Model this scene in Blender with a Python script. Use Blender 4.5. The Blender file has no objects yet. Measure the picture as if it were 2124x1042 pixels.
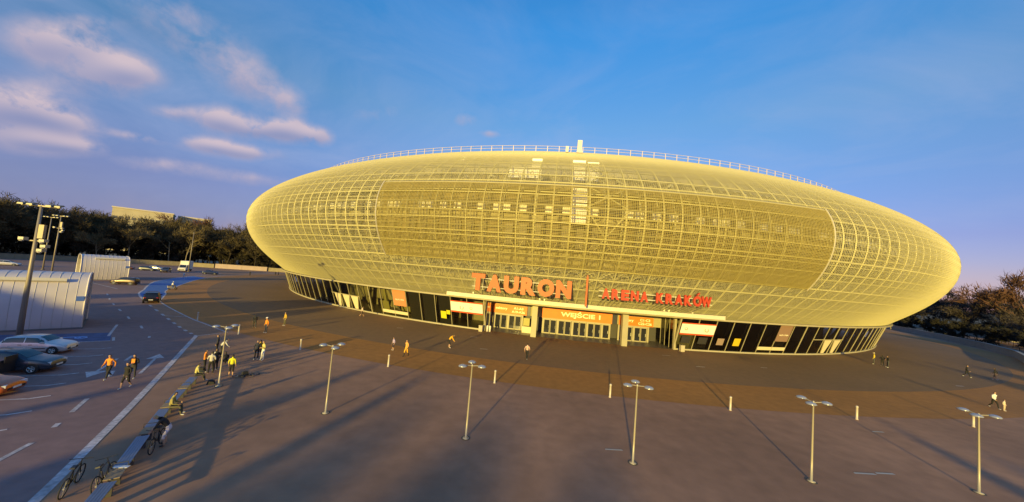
import bpy, math, random
import numpy as np
from mathutils import Vector, Matrix
R=math.radians
sc=bpy.context.scene
col=sc.collection
rng=random.Random(7)
# ------------------------------------------------------------------ camera
CAMH=10.0; PIT=0.0616; ROL=0.0845; FPX=685.3
cd=bpy.data.cameras.new('camera'); cam=bpy.data.objects.new('camera',cd); col.objects.link(cam)
cd.sensor_fit='HORIZONTAL'; cd.sensor_width=36; cd.lens=36*FPX/2124; cd.clip_end=6000; cd.clip_start=.1
X=Vector((1,0,0)); U=Vector((0,-math.sin(PIT),math.cos(PIT))); F=Vector((0,math.cos(PIT),math.sin(PIT)))
c_,s_=math.cos(ROL),math.sin(ROL)
rx=X*c_+U*s_; ry=-X*s_+U*c_
m=Matrix((rx,ry,-F)).transposed().to_4x4(); m.translation=Vector((0,0,CAMH)); cam.matrix_world=m
sc.camera=cam
# ------------------------------------------------------------------ light
SUN_EL=7.4; SUN_AZ=16.3                     # shadows run towards azimuth SUN_AZ (from +y to +x)
LD=Vector((math.sin(R(SUN_AZ))*math.cos(R(SUN_EL)),math.cos(R(SUN_AZ))*math.cos(R(SUN_EL)),-math.sin(R(SUN_EL))))
sl=bpy.data.lights.new('sun','SUN'); sl.energy=5.0; sl.angle=R(.55); sl.color=(1,.74,.17)
so=bpy.data.objects.new('sun',sl); col.objects.link(so); so.rotation_euler=LD.to_track_quat('-Z','Y').to_euler()
sc.view_settings.view_transform='Standard'; sc.view_settings.look='None'; sc.view_settings.exposure=0.42; sc.view_settings.gamma=1
SKY_STRENGTH=0.13
world=bpy.data.worlds.new('World'); sc.world=world; world.use_nodes=True
def build_world():
    nt=world.node_tree; N=nt.nodes; L=nt.links
    bg=N['Background']
    sky=N.new('ShaderNodeTexSky'); sky.sky_type='NISHITA'; sky.sun_disc=False
    sky.sun_elevation=R(SUN_EL); sky.sun_rotation=R(180+SUN_AZ); sky.air_density=1.0; sky.dust_density=.35; sky.ozone_density=5.0
    def inp(sock,v):
        if isinstance(v,(int,float)): sock.default_value=v
        elif isinstance(v,tuple): sock.default_value=v
        else: L.new(v,sock)
    def M(op,a,b=0,c=0,clamp=False):
        n=N.new('ShaderNodeMath'); n.operation=op; n.use_clamp=clamp
        inp(n.inputs[0],a); inp(n.inputs[1],b); inp(n.inputs[2],c); return n.outputs[0]
    def mix(f,a,b,mode='MIX'):
        n=N.new('ShaderNodeMix'); n.data_type='RGBA'; n.blend_type=mode; n.clamp_factor=True
        inp(n.inputs[0],f); inp(n.inputs[6],a); inp(n.inputs[7],b); return n.outputs[2]
    tc=N.new('ShaderNodeTexCoord'); sep=N.new('ShaderNodeSeparateXYZ'); L.new(tc.outputs['Generated'],sep.inputs[0])
    x,y,z=sep.outputs
    az=M('MULTIPLY',M('ARCTAN2',x,y),57.2958); el=M('MULTIPLY',M('ARCSINE',z),57.2958)
    # streaky noise in azimuth / elevation
    def noise(sx,sy,scale,det,off,dist=0.,rough=.6):
        cmb=N.new('ShaderNodeCombineXYZ'); inp(cmb.inputs[0],M('MULTIPLY',az,sx)); inp(cmb.inputs[1],M('MULTIPLY',M('ADD',el,M('MULTIPLY',az,.03)),sy)); cmb.inputs[2].default_value=off
        n=N.new('ShaderNodeTexNoise'); n.inputs['Scale'].default_value=scale; n.inputs['Detail'].default_value=det; n.inputs['Roughness'].default_value=rough; n.inputs['Distortion'].default_value=dist
        L.new(cmb.outputs[0],n.inputs['Vector']); return n.outputs[0]
    def noise3(sz,scale,det,off,dist=0.):
        mp=N.new('ShaderNodeMapping'); mp.inputs['Scale'].default_value=(1,1,sz); mp.inputs['Location'].default_value=(off,off*.7,0); L.new(tc.outputs['Generated'],mp.inputs[0])
        n=N.new('ShaderNodeTexNoise'); n.inputs['Scale'].default_value=scale; n.inputs['Detail'].default_value=det; n.inputs['Roughness'].default_value=.58; n.inputs['Distortion'].default_value=dist
        L.new(mp.outputs[0],n.inputs['Vector']); return n.outputs[0]
    n1=noise3(1.0,8,7,.3,.2); n3=noise3(1.1,20,6,1.7,.3); n2=noise(.03,.075,1.1,8,5.,1.4)
    #.13,.24,1.2,7,3.,.4); n2=noise(.03,.075,1.1,8,5.,1.4); n3=noise(.2,.42,1.1,7,11.,.5)
    dens=None; shade=None
    #  azimuth, elevation, half width, half height, tilt, strength
    blobs=[(-55.5,18.6,2.6,1.6,.0,1.3),(-53.0,17.0,2.6,2.0,.0,1.1),(-51.0,18.3,2.0,1.2,-.2,1.0),(-57.5,11.6,2.6,1.9,.0,1.5),(-54.8,11.2,1.9,1.2,-.2,1.2),(-56,8.8,2.2,1.0,.0,1.35),(-53.6,9.0,1.6,.7,.0,1.0),
           (-48.5,25.2,3.6,1.9,-.1,.5),(-44.5,23.4,3.6,2.0,-.1,.58),(-40.5,21.8,3.4,1.9,-.1,.66),(-36.8,20.4,2.4,1.4,-.1,.7),(-47,15.2,1.8,.7,.05,.8),(-43.0,16.0,2.2,1.2,.0,1.3),(-40.0,15.8,2.2,1.0,.0,1.1),(-36.5,17.0,2.4,1.3,.0,1.3),(-33.0,17.0,2.2,1.1,.0,1.2),
           (-43.5,12.6,2.6,.8,.0,1.2),(-40,12.7,2.8,.8,.0,1.1),(-50,11.4,1.8,.5,-.05,.9),(-57.5,22.8,2.6,1.0,.0,.8),(-54,21.3,1.6,.7,.0,.6),(-10,24.2,2.4,.9,.0,.4),(-25,22,4,1.4,.2,.25),(-47,9.0,3.5,.8,.0,.6),(-39,9.5,4,.8,.0,.5),(-5.5,22.6,1.6,.5,0,.5)]
    for a,e,wa,we,t,s in blobs:
        t+=.85*math.tan(R(e))*math.tan(R(-a))*math.cos(R(e))**2
        da=M('SUBTRACT',az,a); de=M('SUBTRACT',M('SUBTRACT',el,e),M('MULTIPLY',da,t))
        q=M('ADD',M('POWER',M('ABSOLUTE',M('DIVIDE',da,wa)),2),M('POWER',M('ABSOLUTE',M('DIVIDE',de,we)),2))
        g=M('MULTIPLY',M('POWER',2.7183,M('MULTIPLY',q,-.9)),s)
        sh=M('MULTIPLY',g,M('DIVIDE',de,we*1.6))
        dens=g if dens is None else M('ADD',dens,g); shade=sh if shade is None else M('ADD',shade,sh)
    low=M('MULTIPLY',M('POWER',2.7183,M('MULTIPLY',M('POWER',M('DIVIDE',el,9.5),2),-1)),M('MULTIPLY',M('SUBTRACT',28,az),.012,clamp=True))
    nn=M('ADD',M('MULTIPLY',n1,1.0),M('MULTIPLY',n3,.9))
    cloud=M('MULTIPLY',dens,M('MULTIPLY',M('SUBTRACT',nn,.66),3.4))
    cloud=M('MULTIPLY_ADD',cloud,1.15,-.12,clamp=True)
    cloud=M('MULTIPLY',cloud,.85)
    # thin veil everywhere
    veil=M('MULTIPLY',M('SUBTRACT',n2,.40),2.0,clamp=True)
    veil=M('MULTIPLY',veil,.55)
    mr=M('MULTIPLY',M('SUBTRACT',34,el),.06,clamp=True)
    veil=M('MULTIPLY',veil,M('MULTIPLY_ADD',mr,.6,.4))
    # sky grading: deep polarised blue overhead, dusky violet at the horizon
    hsv=N.new('ShaderNodeHueSaturation'); hsv.inputs['Saturation'].default_value=1.0; hsv.inputs['Value'].default_value=1.0
    L.new(sky.outputs[0],hsv.inputs['Color'])
    cr=N.new('ShaderNodeValToRGB'); e=cr.color_ramp.elements
    e[0].position=0; e[0].color=(2.2,.95,1.02,1); e[1].position=1; e[1].color=(.9,2.0,2.2,1)
    for p,cc in ((.13,(2.1,.95,1.05,1)),(.40,(2.3,1.75,1.45,1)),(.62,(1.25,2.1,2.05,1))):
        q=e.new(p); q.color=cc
    L.new(M('DIVIDE',el,60,clamp=True),cr.inputs[0])
    base=mix(1.0,hsv.outputs[0],cr.outputs[0],'MULTIPLY')
    lit=(4.1,3.25,3.45,1); dark=(1.0,1.38,2.75,1)
    shf=M('MULTIPLY_ADD',shade,.9,.62,clamp=True)
    cc=mix(shf,dark,lit)
    out=mix(veil,base,(2.4,2.8,4.2,1)); out=mix(M('MULTIPLY',low,M('MULTIPLY_ADD',n1,.9,.3),clamp=True),out,dark); out=mix(cloud,out,cc)
    L.new(out,bg.inputs[0]); bg.inputs[1].default_value=SKY_STRENGTH
build_world()
# ------------------------------------------------------------------ materials
MATS={}
def mat(name,c,rough=.7,metal=0.,var=0.,scale=3.,bump=0.,bscale=40.,var2=0.,scale2=.15,spec=.5):
    if name in MATS: return MATS[name]
    m=bpy.data.materials.new(name); m.use_nodes=True; nt=m.node_tree; b=nt.nodes['Principled BSDF']
    b.inputs['Roughness'].default_value=rough; b.inputs['Metallic'].default_value=metal; b.inputs['Base Color'].default_value=(*c,1)
    b.inputs['Specular IOR Level'].default_value=spec
    if var or bump or var2:
        tc=nt.nodes.new('ShaderNodeTexCoord')
        prev=None
        if var or var2:
            rgb=nt.nodes.new('ShaderNodeRGB'); rgb.outputs[0].default_value=(*c,1); prev=rgb.outputs[0]
            for v,s,d in ((var,scale,5),(var2,scale2,4)):
                if not v: continue
                n=nt.nodes.new('ShaderNodeTexNoise'); n.inputs['Scale'].default_value=s; n.inputs['Detail'].default_value=d
                nt.links.new(tc.outputs['Object'],n.inputs['Vector'])
                mr=nt.nodes.new('ShaderNodeMapRange'); mr.inputs[1].default_value=.3; mr.inputs[2].default_value=.7; mr.inputs[3].default_value=1-v; mr.inputs[4].default_value=1+v
                nt.links.new(n.outputs[0],mr.inputs[0])
                mx=nt.nodes.new('ShaderNodeMix'); mx.data_type='RGBA'; mx.blend_type='MULTIPLY'; mx.inputs[0].default_value=1
                nt.links.new(prev,mx.inputs[6]); nt.links.new(mr.outputs[0],mx.inputs[7]); prev=mx.outputs[2]
            nt.links.new(prev,b.inputs['Base Color'])
        if bump:
            n=nt.nodes.new('ShaderNodeTexNoise'); n.inputs['Scale'].default_value=bscale; n.inputs['Detail'].default_value=4
            nt.links.new(tc.outputs['Object'],n.inputs['Vector'])
            bp=nt.nodes.new('ShaderNodeBump'); bp.inputs['Strength'].default_value=bump; bp.inputs['Distance'].default_value=.02
            nt.links.new(n.outputs[0],bp.inputs['Height']); nt.links.new(bp.outputs[0],b.inputs['Normal'])
    MATS[name]=m; return m
def glass(name,tint=(.5,.52,.5),rough=.03,ior=1.75):
    if name in MATS: return MATS[name]
    m=bpy.data.materials.new(name); m.use_nodes=True; nt=m.node_tree; nt.nodes.clear()
    o=nt.nodes.new('ShaderNodeOutputMaterial'); t=nt.nodes.new('ShaderNodeBsdfTransparent'); t.inputs[0].default_value=(*tint,1)
    g=nt.nodes.new('ShaderNodeBsdfGlossy'); g.inputs['Roughness'].default_value=rough
    fr=nt.nodes.new('ShaderNodeFresnel'); fr.inputs[0].default_value=ior; mx=nt.nodes.new('ShaderNodeMixShader')
    nt.links.new(fr.outputs[0],mx.inputs[0]); nt.links.new(t.outputs[0],mx.inputs[1]); nt.links.new(g.outputs[0],mx.inputs[2]); nt.links.new(mx.outputs[0],o.inputs[0])
    MATS[name]=m; return m
def car_glass(): return mat('car_window_glass',(.012,.015,.02),.05,0.,spec=.8)
def paint(name,c,metal=.35):
    m=mat('car_paint_'+name,c,.28,metal); m.node_tree.nodes['Principled BSDF'].inputs['Coat Weight'].default_value=.6; return m
# ------------------------------------------------------------------ mesh helpers
class MB:
    def __init__(s): s.v=[]; s.f=[]; s.mi=[]
    def add(s,vs,fs,mi=0):
        o=len(s.v); s.v.extend([tuple(p) for p in vs]); s.f.extend([tuple(i+o for i in f) for f in fs]); s.mi.extend([mi]*len(fs)); return s
    def box(s,c,d,M=None,mi=0,taper=1.):
        x,y,z=d[0]/2,d[1]/2,d[2]/2; vs=[]
        for zz in (-1,1):
            t=taper if zz>0 else 1
            for sx,sy in ((-1,-1),(1,-1),(1,1),(-1,1)): vs.append(Vector((sx*x*t,sy*y*t,zz*z)))
        if M is not None: vs=[M@p for p in vs]
        c=Vector(c); vs=[p+c for p in vs]
        return s.add(vs,[(3,2,1,0),(4,5,6,7),(0,1,5,4),(1,2,6,5),(2,3,7,6),(3,0,4,7)],mi)
    def tube(s,pts,rad,n=6,cap=True,mi=0,closed=False):
        pts=[Vector(p) for p in pts]; k=len(pts)
        if not hasattr(rad,'__len__'): rad=[rad]*k
        vs=[]; pu=None
        for i,p in enumerate(pts):
            a=pts[i-1] if (i>0 or closed) else pts[i]; b=pts[(i+1)%k] if (i<k-1 or closed) else pts[i]
            t=(b-a); t=t.normalized() if t.length>1e-9 else Vector((0,0,1))
            if pu is None: pu=Vector((0,0,1)) if abs(t.z)<.9 else Vector((1,0,0))
            u=(pu-t*pu.dot(t)); u=u.normalized() if u.length>1e-6 else t.orthogonal().normalized()
            w=t.cross(u); pu=u
            for j in range(n):
                an=2*math.pi*j/n; vs.append(p+(u*math.cos(an)+w*math.sin(an))*rad[i])
        fs=[]
        for i in range(k if closed else k-1):
            i2=(i+1)%k
            for j in range(n): fs.append((i*n+j,i*n+(j+1)%n,i2*n+(j+1)%n,i2*n+j))
        if cap and not closed: fs.append(tuple(range(n-1,-1,-1))); fs.append(tuple((k-1)*n+j for j in range(n)))
        return s.add(vs,fs,mi)
    def lathe(s,prof,n=16,M=None,mi=0):
        vs=[];fs=[]
        for r,z in prof:
            for j in range(n):
                a=2*math.pi*j/n; p=Vector((r*math.cos(a),r*math.sin(a),z)); vs.append(M@p if M is not None else p)
        for i in range(len(prof)-1):
            for j in range(n): fs.append((i*n+j,i*n+(j+1)%n,(i+1)*n+(j+1)%n,(i+1)*n+j))
        return s.add(vs,fs,mi)
    def prism(s,poly,z0,z1,mi=0):
        n=len(poly); vs=[(p[0],p[1],z0) for p in poly]+[(p[0],p[1],z1) for p in poly]
        fs=[tuple(range(n-1,-1,-1)),tuple(range(n,2*n))]+[(i,(i+1)%n,n+(i+1)%n,n+i) for i in range(n)]
        return s.add(vs,fs,mi)
    def mesh(s,name,mats,smooth=False):
        me=bpy.data.meshes.new(name); me.from_pydata(s.v,[],s.f)
        for mm in (mats if isinstance(mats,(list,tuple)) else [mats]): me.materials.append(mm)
        if len(set(s.mi))>1: me.polygons.foreach_set('material_index',s.mi)
        if smooth: me.polygons.foreach_set('use_smooth',[True]*len(s.f))
        me.update(); return me
    def build(s,name,mats,parent=None,smooth=False,**k): return put(name,s.mesh(name,mats,smooth),parent,**k)
def put(name,me,parent=None,loc=None,rz=0,label=None,cat=None,group=None,kind=None):
    o=bpy.data.objects.new(name,me); col.objects.link(o)
    if parent is not None: o.parent=parent
    if loc is not None: o.location=loc
    if rz: o.rotation_euler=(0,0,rz)
    tag(o,label,cat,group,kind); return o
def tag(o,label=None,cat=None,group=None,kind=None):
    if label: o['label']=label
    if cat: o['category']=cat
    if group: o['group']=group
    if kind: o['kind']=kind
    return o
def thing(name,loc,rz=0,label=None,cat=None,group=None): return put(name,None,None,loc,rz,label,cat,group)
def copy_tree(o,parent=None):
    c=o.copy(); col.objects.link(c)
    if parent is not None: c.parent=parent
    for ch in list(o.children): copy_tree(ch,c)
    return c
def np_mesh(name,V,Fq,mats,smooth=False):
    V=np.asarray(V,np.float32); Fq=np.asarray(Fq,np.int32); k=Fq.shape[1]
    me=bpy.data.meshes.new(name); me.vertices.add(len(V)); me.vertices.foreach_set('co',V.ravel())
    me.loops.add(Fq.size); me.loops.foreach_set('vertex_index',Fq.ravel())
    me.polygons.add(len(Fq)); me.polygons.foreach_set('loop_start',np.arange(len(Fq),dtype=np.int32)*k)
    me.polygons.foreach_set('loop_total',np.full(len(Fq),k,np.int32))
    if smooth: me.polygons.foreach_set('use_smooth',np.ones(len(Fq),bool))
    for mm in (mats if isinstance(mats,(list,tuple)) else [mats]): me.materials.append(mm)
    me.update(calc_edges=True); me.validate(); return me
def text_mesh(name,txt,material,height=None,width=None,bold=0.,depth=.02,spacing=1.,align='CENTER'):
    cu=bpy.data.curves.new(name,'FONT'); cu.body=txt; cu.size=1; cu.offset=bold; cu.extrude=depth/2; cu.align_x=align; cu.space_character=spacing; cu.resolution_u=4
    o=bpy.data.objects.new(name,cu); col.objects.link(o); bpy.context.view_layer.update()
    me=bpy.data.meshes.new_from_object(o.evaluated_get(bpy.context.evaluated_depsgraph_get()))
    bpy.data.objects.remove(o); bpy.data.curves.remove(cu)
    n=len(me.vertices); co=np.empty(n*3,np.float32); me.vertices.foreach_get('co',co); co=co.reshape(-1,3)
    mn,mx=co.min(0),co.max(0); sy=height/(mx[1]-mn[1]) if height else 1; sx=width/(mx[0]-mn[0]) if width else sy
    co[:,0]=(co[:,0]-(mn[0]+mx[0])/2)*sx; co[:,1]=(co[:,1]-mn[1])*sy
    me.vertices.foreach_set('co',co.ravel()); me.materials.clear(); me.materials.append(material); me.name=name; me.update(); return me
# ------------------------------------------------------------------ ground
CX,CY=19.59,151.88; AZ0=-4.68
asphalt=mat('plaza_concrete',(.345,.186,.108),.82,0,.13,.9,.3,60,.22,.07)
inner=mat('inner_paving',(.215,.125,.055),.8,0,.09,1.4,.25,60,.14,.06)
band=mat('brown_paving',(.37,.165,.034),.8,0,.12,1.5,.25,60,.12,.07)
road_m=mat('road_asphalt',(.25,.15,.135),.85,0,.12,1.5,.3,80,.18,.06)
far_m=mat('far_land',(.07,.07,.05),.95,0,.2,.05)
white=mat('road_paint_white',(.52,.46,.46),.75,0,.35,5,0,40,.2,.6)
blue=mat('road_paint_blue',(.055,.15,.42),.7,0,.15,2)
g=MB(); g.add([(-3000,-1500,-.02),(3000,-1500,-.02),(3000,4500,-.02),(-3000,4500,-.02)],[(0,1,2,3)]); g.build('terrain',far_m,kind='structure')
def disc(r0,r1,z,n=240):
    b=MB(); vs=[];fs=[]
    for i in range(n):
        a=2*math.pi*i/n
        for r in (r0,r1): vs.append((CX+r*math.sin(a),CY-r*math.cos(a),z))
    for i in range(n):
        j=(i+1)%n; fs.append((2*i,2*i+1,2*j+1,2*j))
    b.add(vs,fs); return b
pl=MB(); pl.add([(-190,-120,0),(190,-120,0),(170,330,0),(-190,330,0)],[(0,1,2,3)]); pl.build('plaza_ground',asphalt,kind='structure')
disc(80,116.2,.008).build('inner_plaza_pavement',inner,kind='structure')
disc(116.2,123,.0085).build('brown_paving_ring',band,kind='structure')
def strip(pts,w,z=.012,wl=None):
    """flat ribbon along ground points"""
    b=MB(); P=[Vector((p[0],p[1],0)) for p in pts]; vs=[]
    for i,p in enumerate(P):
        t=(P[min(i+1,len(P)-1)]-P[max(i-1,0)]).normalized(); n=Vector((-t.y,t.x,0)); ww=w if not hasattr(w,'__len__') else w[i]
        vs+= [p+n*ww/2+Vector((0,0,z)),p-n*ww/2+Vector((0,0,z))]
    b.add(vs,[(2*i,2*i+1,2*i+3,2*i+2) for i in range(len(P)-1)]); return b
def smooth_path(pts,k=6):
    P=[Vector((p[0],p[1],0)) for p in pts]; out=[]
    for i in range(len(P)-1):
        p0=P[max(i-1,0)];p1=P[i];p2=P[i+1];p3=P[min(i+2,len(P)-1)]
        for j in range(k):
            t=j/k; out.append(.5*((2*p1)+(p2-p0)*t+(2*p0-5*p1+4*p2-p3)*t*t+(3*p1-p0-3*p2+p3)*t**3))
    out.append(P[-1]); return out
thick=[(-33.9,37.1),(-27,27.5),(-22.4,21.0),(-19.6,16.9),(-16.9,12.9),(-15,9.6),(-12.5,4)]
outer_edge=[(-33.9,37.1),(-38.6,40.1),(-46.6,45.8),(-58.2,54.2),(-68.5,62.2),(-74,68),(-79.5,73.6),(-87.4,82.3),(-92.2,89.9),(-98.7,102),(-108,125)]
inner_edge=[(-32.7,39.7),(-37.8,42.7),(-43.7,46.2),(-57,55.3),(-62.0,60.3),(-66.0,64.6),(-70.9,69.4),(-76.3,76.8),(-82.1,84.8),(-92.5,100.7),(-101,118)]
rd=MB(); edge=smooth_path(thick)[::-1]+smooth_path(outer_edge)[1:]
poly=[(p.x,p.y) for p in edge]+[(-180,190),(-185,-100),(-20,-100)]
rd.add([(x,y,.004) for x,y in poly],[tuple(range(len(poly)))[::-1]]); road=rd.build('road',road_m,kind='structure')
strip(smooth_path(thick),.34).build('edge_line',white,road)
oe=smooth_path(outer_edge); ie=smooth_path(inner_edge)
i0=18
strip(oe[i0:],.28).build('edge_line',white,road)
for i in range(0,i0,2): strip([oe[i],oe[i]+(oe[i+1]-oe[i])*.75],.28).build('edge_dash',white,road)
strip(ie,.2).build('edge_line',white,road)
strip([(-33.9,37.1),(-32.7,39.7)],.16).build('crossing_line',white,road)
strip([(-46.6,45.8),(-43.7,46.2)],.14).build('crossing_line',white,road)
bl=MB(); A=oe[21:-5]; B=ie[21:-5]; poly=[(p.x,p.y) for p in A]+[(p.x,p.y) for p in B[::-1]]
n=min(len(A),len(B)); bl.add([(A[i].x,A[i].y,.009) for i in range(n)]+[(B[i].x,B[i].y,.009) for i in range(n)],[(i,i+1,n+i+1,n+i) for i in range(n-1)]); bl.build('blue_lane',blue,road)
for p,q in (((-36.7,34.9),(-37.3,35.5)),((-41.2,38.3),(-42.6,39.4)),((-47.3,42.3),(-48.9,43.5)),((-53.2,46.4),(-54.8,47.5)),((-58.6,50.1),(-60.2,51.3)),((-64,54),(-65.6,55.3)),((-69.2,58),(-71,59.4)),((-24.0,19.3),(-25.3,21.0)),((-21.3,14.8),(-21.9,16.3)),((-22.8,17.7),(-23.1,18.1)),((-29.2,25.6),(-28.2,24.5)),((-31.9,29.2),(-31.0,27.9))):
    strip([p,q],.2).build('lane_dash',white,road)
def arrow(tip,tail,w=.18,hw=.55):
    b=MB(); T=Vector((*tip,0));S=Vector((*tail,0)); d=(T-S).normalized(); n=Vector((-d.y,d.x,0)); N=T-d*1.5
    z=Vector((0,0,.013)); b.add([S+n*w/2+z,S-n*w/2+z,N-n*w/2+z,N+n*w/2+z,N+n*hw+z,N-n*hw+z,T+z],[(0,3,2,1),(4,6,5)]); return b
arrow((-30.6,30.2),(-27.1,25.5)).build('arrow_marking',white,road)
arrow((-29.2,24.0),(-32.0,28.2)).build('arrow_marking',white,road)
ticks=[(-36.1,30.2),(-34.4,28.2),(-32.8,26.2),(-31.1,24.1),(-29.6,22.3),(-28.0,20.4),(-26.4,18.5),(-24.9,16.6)]
bay=Vector((-.93,-.37,0)).normalized()
for t in ticks:
    T=Vector((*t,0)); strip([T,T+bay*4.8],.11,.010).build('bay_line',white,road)
    d=Vector((.62,.785,0)); strip([T-d*.05,T+d*.75],.14,.0135).build('bay_tick',white,road)
bb=MB(); bb.add([(x,y,.0085) for x,y in ((-38.3,32.9),(-41.4,35.6),(-47.5,31.6),(-43.4,28.9))],[(0,1,2,3)]); bb.build('blue_bay',mat('road_paint_blue_dull',(.06,.09,.20),.75,0,.3,1.5),road)  # darker, less saturated blue than the lane, with stronger mottling
strip([(-38.2,32.8),(-43.3,28.8)],.14).build('bay_line',white,road); strip([(-38.0,32.9),(-39.3,34.0)],.18,.0135).build('bay_tick',white,road)
strip([(-40.2,34.3),(-44.9,39.0)],.2).build('bay_line',white,road)
# cycle mark on the blue bay
ic=MB()
for cx_,cy_ in ((-41.3,33.0),(-42.6,32.05)):
    ic.tube([(cx_+.38*math.cos(a*.628),cy_+.38*math.sin(a*.628),.012) for a in range(10)],.045,4,closed=True)
ic.tube([(-41.3,33,.012),(-41.95,33.0,.012),(-42.6,32.05,.012)],.04,4); ic.build('cycle_mark',mat('pale_blue_paint',(.25,.42,.75),.7),road)
# parking markings far off
for p,q in (((-92,95),(-116,90)),((-103,104),(-125,98)),((-100,86),(-112,93)),((-77,66),(-90,72)),((-112,112),(-135,106))):
    strip([p,q],.16).build('bay_line',white,road)
# faded marks / drain covers on the plaza
for x,y,s in ((7.0,20.2,.55),(21.6,19.9,.7),(23.0,20.1,.6),(29.5,26.3,.5),(-16,51,.5),(-24,33,.3),(23,47.5,.6),(25,42.5,.6),(-4.5,49,.5),(-2.5,42.2,.5),(60,44,.6),(35,45,.5)):
    b=MB(); b.add([(x-s,y-.09,.0125),(x+s,y-.02,.0125),(x+s*.9,y+.12,.0125),(x-s*.9,y+.06,.0125)],[(0,1,2,3)]); b.build('drain_cover',mat('drain_metal',(.5,.49,.47),.45,.4),kind='structure')
# low walls round the site
conc=mat('parapet_concrete',(.27,.23,.15),.8,0,.12,.8,.2,20)
pale_wall=mat('parapet_pale_panel',(.42,.33,.29),.7,0,.08,.8)
def wall(name,pts,hh,th,label,mm):
    r=thing(name,(0,0,0),label=label,cat='wall')
    for a,b_ in zip(pts[:-1],pts[1:]):
        A=Vector((*a,0));B=Vector((*b_,0)); L=(B-A).length; d=(B-A)/L; n=max(1,int(L/9)); s=L/n
        for i in range(n):
            c=A+d*(s*(i+.5)); M=Matrix.Rotation(math.atan2(d.y,d.x),3,'Z'); b=MB(); b.box((c.x,c.y,hh/2),(s-.05,th,hh),M); b.box((c.x,c.y,hh+.06),(s-.02,th+.16,.12),M)
            b.build('wall_panel',mm,r)
    return r
wall('parapet_wall',[(-178,60),(-172,95),(-163,130),(-148,149),(-137,154)],1.7,.35,'long low concrete parapet at the foot of the dark wood',conc)
wall('parapet_wall',[(-136.5,154),(-119,163)],1.9,.35,'pale pinkish section of low wall beyond the dark blue car',pale_wall)
wall('parapet_wall',[(-118.5,163.3),(-95,173),(-60,190)],1.7,.35,'low concrete wall running behind the left end of the arena',conc)
wall('parapet_wall',[(152,135),(146,119),(137,103),(128.5,89),(118,77),(104,66),(92,56)],1.5,.4,'curving grey parapet wall along the right edge of the plaza',mat('parapet_grey',(.36,.35,.34),.8,0,.1,.9,.2,20))
# ------------------------------------------------------------------ the arena
arena=thing('arena_building',(CX,CY,0),R(AZ0),'huge lens shaped arena wrapped in a yellow lit steel lattice above a glazed base','arena')
REQ,ZEQ,HU,NU,MU,RB,ZB,NLR,NLZ=111.03,18.11,29.72,1.527,2.033,101.6,5.3,.922,2.02
def profile():
    out=[]
    t=np.linspace(0,np.pi/2,400)
    lo=np.stack([RB+(REQ-RB)*np.cos(t)**(2/NLR),ZEQ-(ZEQ-ZB)*np.sin(t)**(2/NLZ)],-1)[::-1]
    up=np.stack([REQ*np.cos(t)**(2/NU),ZEQ+HU*np.sin(t)**(2/MU)],-1)
    return np.concatenate([lo,up[1:]])
PR=profile(); seg=np.r_[0,np.cumsum(np.hypot(*np.diff(PR,axis=0).T))]
tan=np.gradient(PR,axis=0); tan/=np.linalg.norm(tan,axis=1)[:,None]+1e-12; NRM=np.stack([tan[:,1],-tan[:,0]],-1)
def at_s(s,off=0.):
    r=np.interp(s,seg,PR[:,0]);z=np.interp(s,seg,PR[:,1]); nr=np.interp(s,seg,NRM[:,0]);nz=np.interp(s,seg,NRM[:,1])
    return np.stack([r+nr*off,z+nz*off],-1)
def s_of_z(z): return float(np.interp(z,PR[:,1],seg))
def cyl(r,a,z): return (r*math.sin(a),-r*math.cos(a),z)
steel=mat('painted_lattice_steel',(.53,.50,.29),.5,0.,.05,.5)
skin_m=mat('steel_mesh_skin',(.52,.49,.30),.5,0.)
S_TOP=float(seg[np.argmin(np.abs(PR[:,0]-93)+ (PR[:,1]<20)*1e3)])
HALF=84.; SCR_AZ=16.4; SCR_Z0,SCR_Z1=11.05,21.8
def prism_sweep(P,A,B,w,d):
    """P (n,k,3) polylines, A side dir, B depth dir (inwards) -> triangular rods"""
    n,k,_=P.shape
    V=np.stack([P-A*w/2,P+A*w/2,P+B*d],2)          # n,k,3,3
    idx=np.arange(n*k*3).reshape(n,k,3)
    fs=[]
    for j in range(3):
        j2=(j+1)%3
        fs.append(np.stack([idx[:,:-1,j],idx[:,:-1,j2],idx[:,1:,j2],idx[:,1:,j]],-1).reshape(-1,4))
    return V.reshape(-1,3),np.concatenate(fs)
def ring_rods(svals,az0,az1,w,d,off,step=1.):
    k=max(2,int(round((az1-az0)/step))+1); a=np.radians(np.linspace(az0,az1,k)); Q=at_s(svals,off)
    nr=np.interp(svals,seg,NRM[:,0]);nz=np.interp(svals,seg,NRM[:,1])
    sa,ca=np.sin(a)[None],np.cos(a)[None]
    P=np.stack([Q[:,0:1]*sa,-Q[:,0:1]*ca,np.repeat(Q[:,1:2],k,1)],-1)
    A=np.stack([-nz[:,None]*sa,nz[:,None]*ca,np.repeat(nr[:,None],k,1)],-1)
    B=-np.stack([nr[:,None]*sa,-nr[:,None]*ca,np.repeat(nz[:,None],k,1)],-1)
    return prism_sweep(P,A,B,w,d)
def mer_rods(azs,svals,w,d,off):
    a=np.radians(azs)[:,None]; Q=at_s(svals,off); nr=np.interp(svals,seg,NRM[:,0])[None];nz=np.interp(svals,seg,NRM[:,1])[None]
    sa,ca=np.sin(a),np.cos(a); one=np.ones_like(a)
    P=np.stack([Q[None,:,0]*sa,-Q[None,:,0]*ca,Q[None,:,1]*one],-1)
    A=np.stack([ca+0*nr,sa+0*nr,0*nr*one],-1); B=-np.stack([nr*sa,-nr*ca,nz*one],-1)
    return prism_sweep(P,A,B,w,d)
def join(parts):
    V=[];Fs=[];o=0
    for v,f in parts: V.append(v);Fs.append(f+o);o+=len(v)
    return np.concatenate(V),np.concatenate(Fs)
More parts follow.
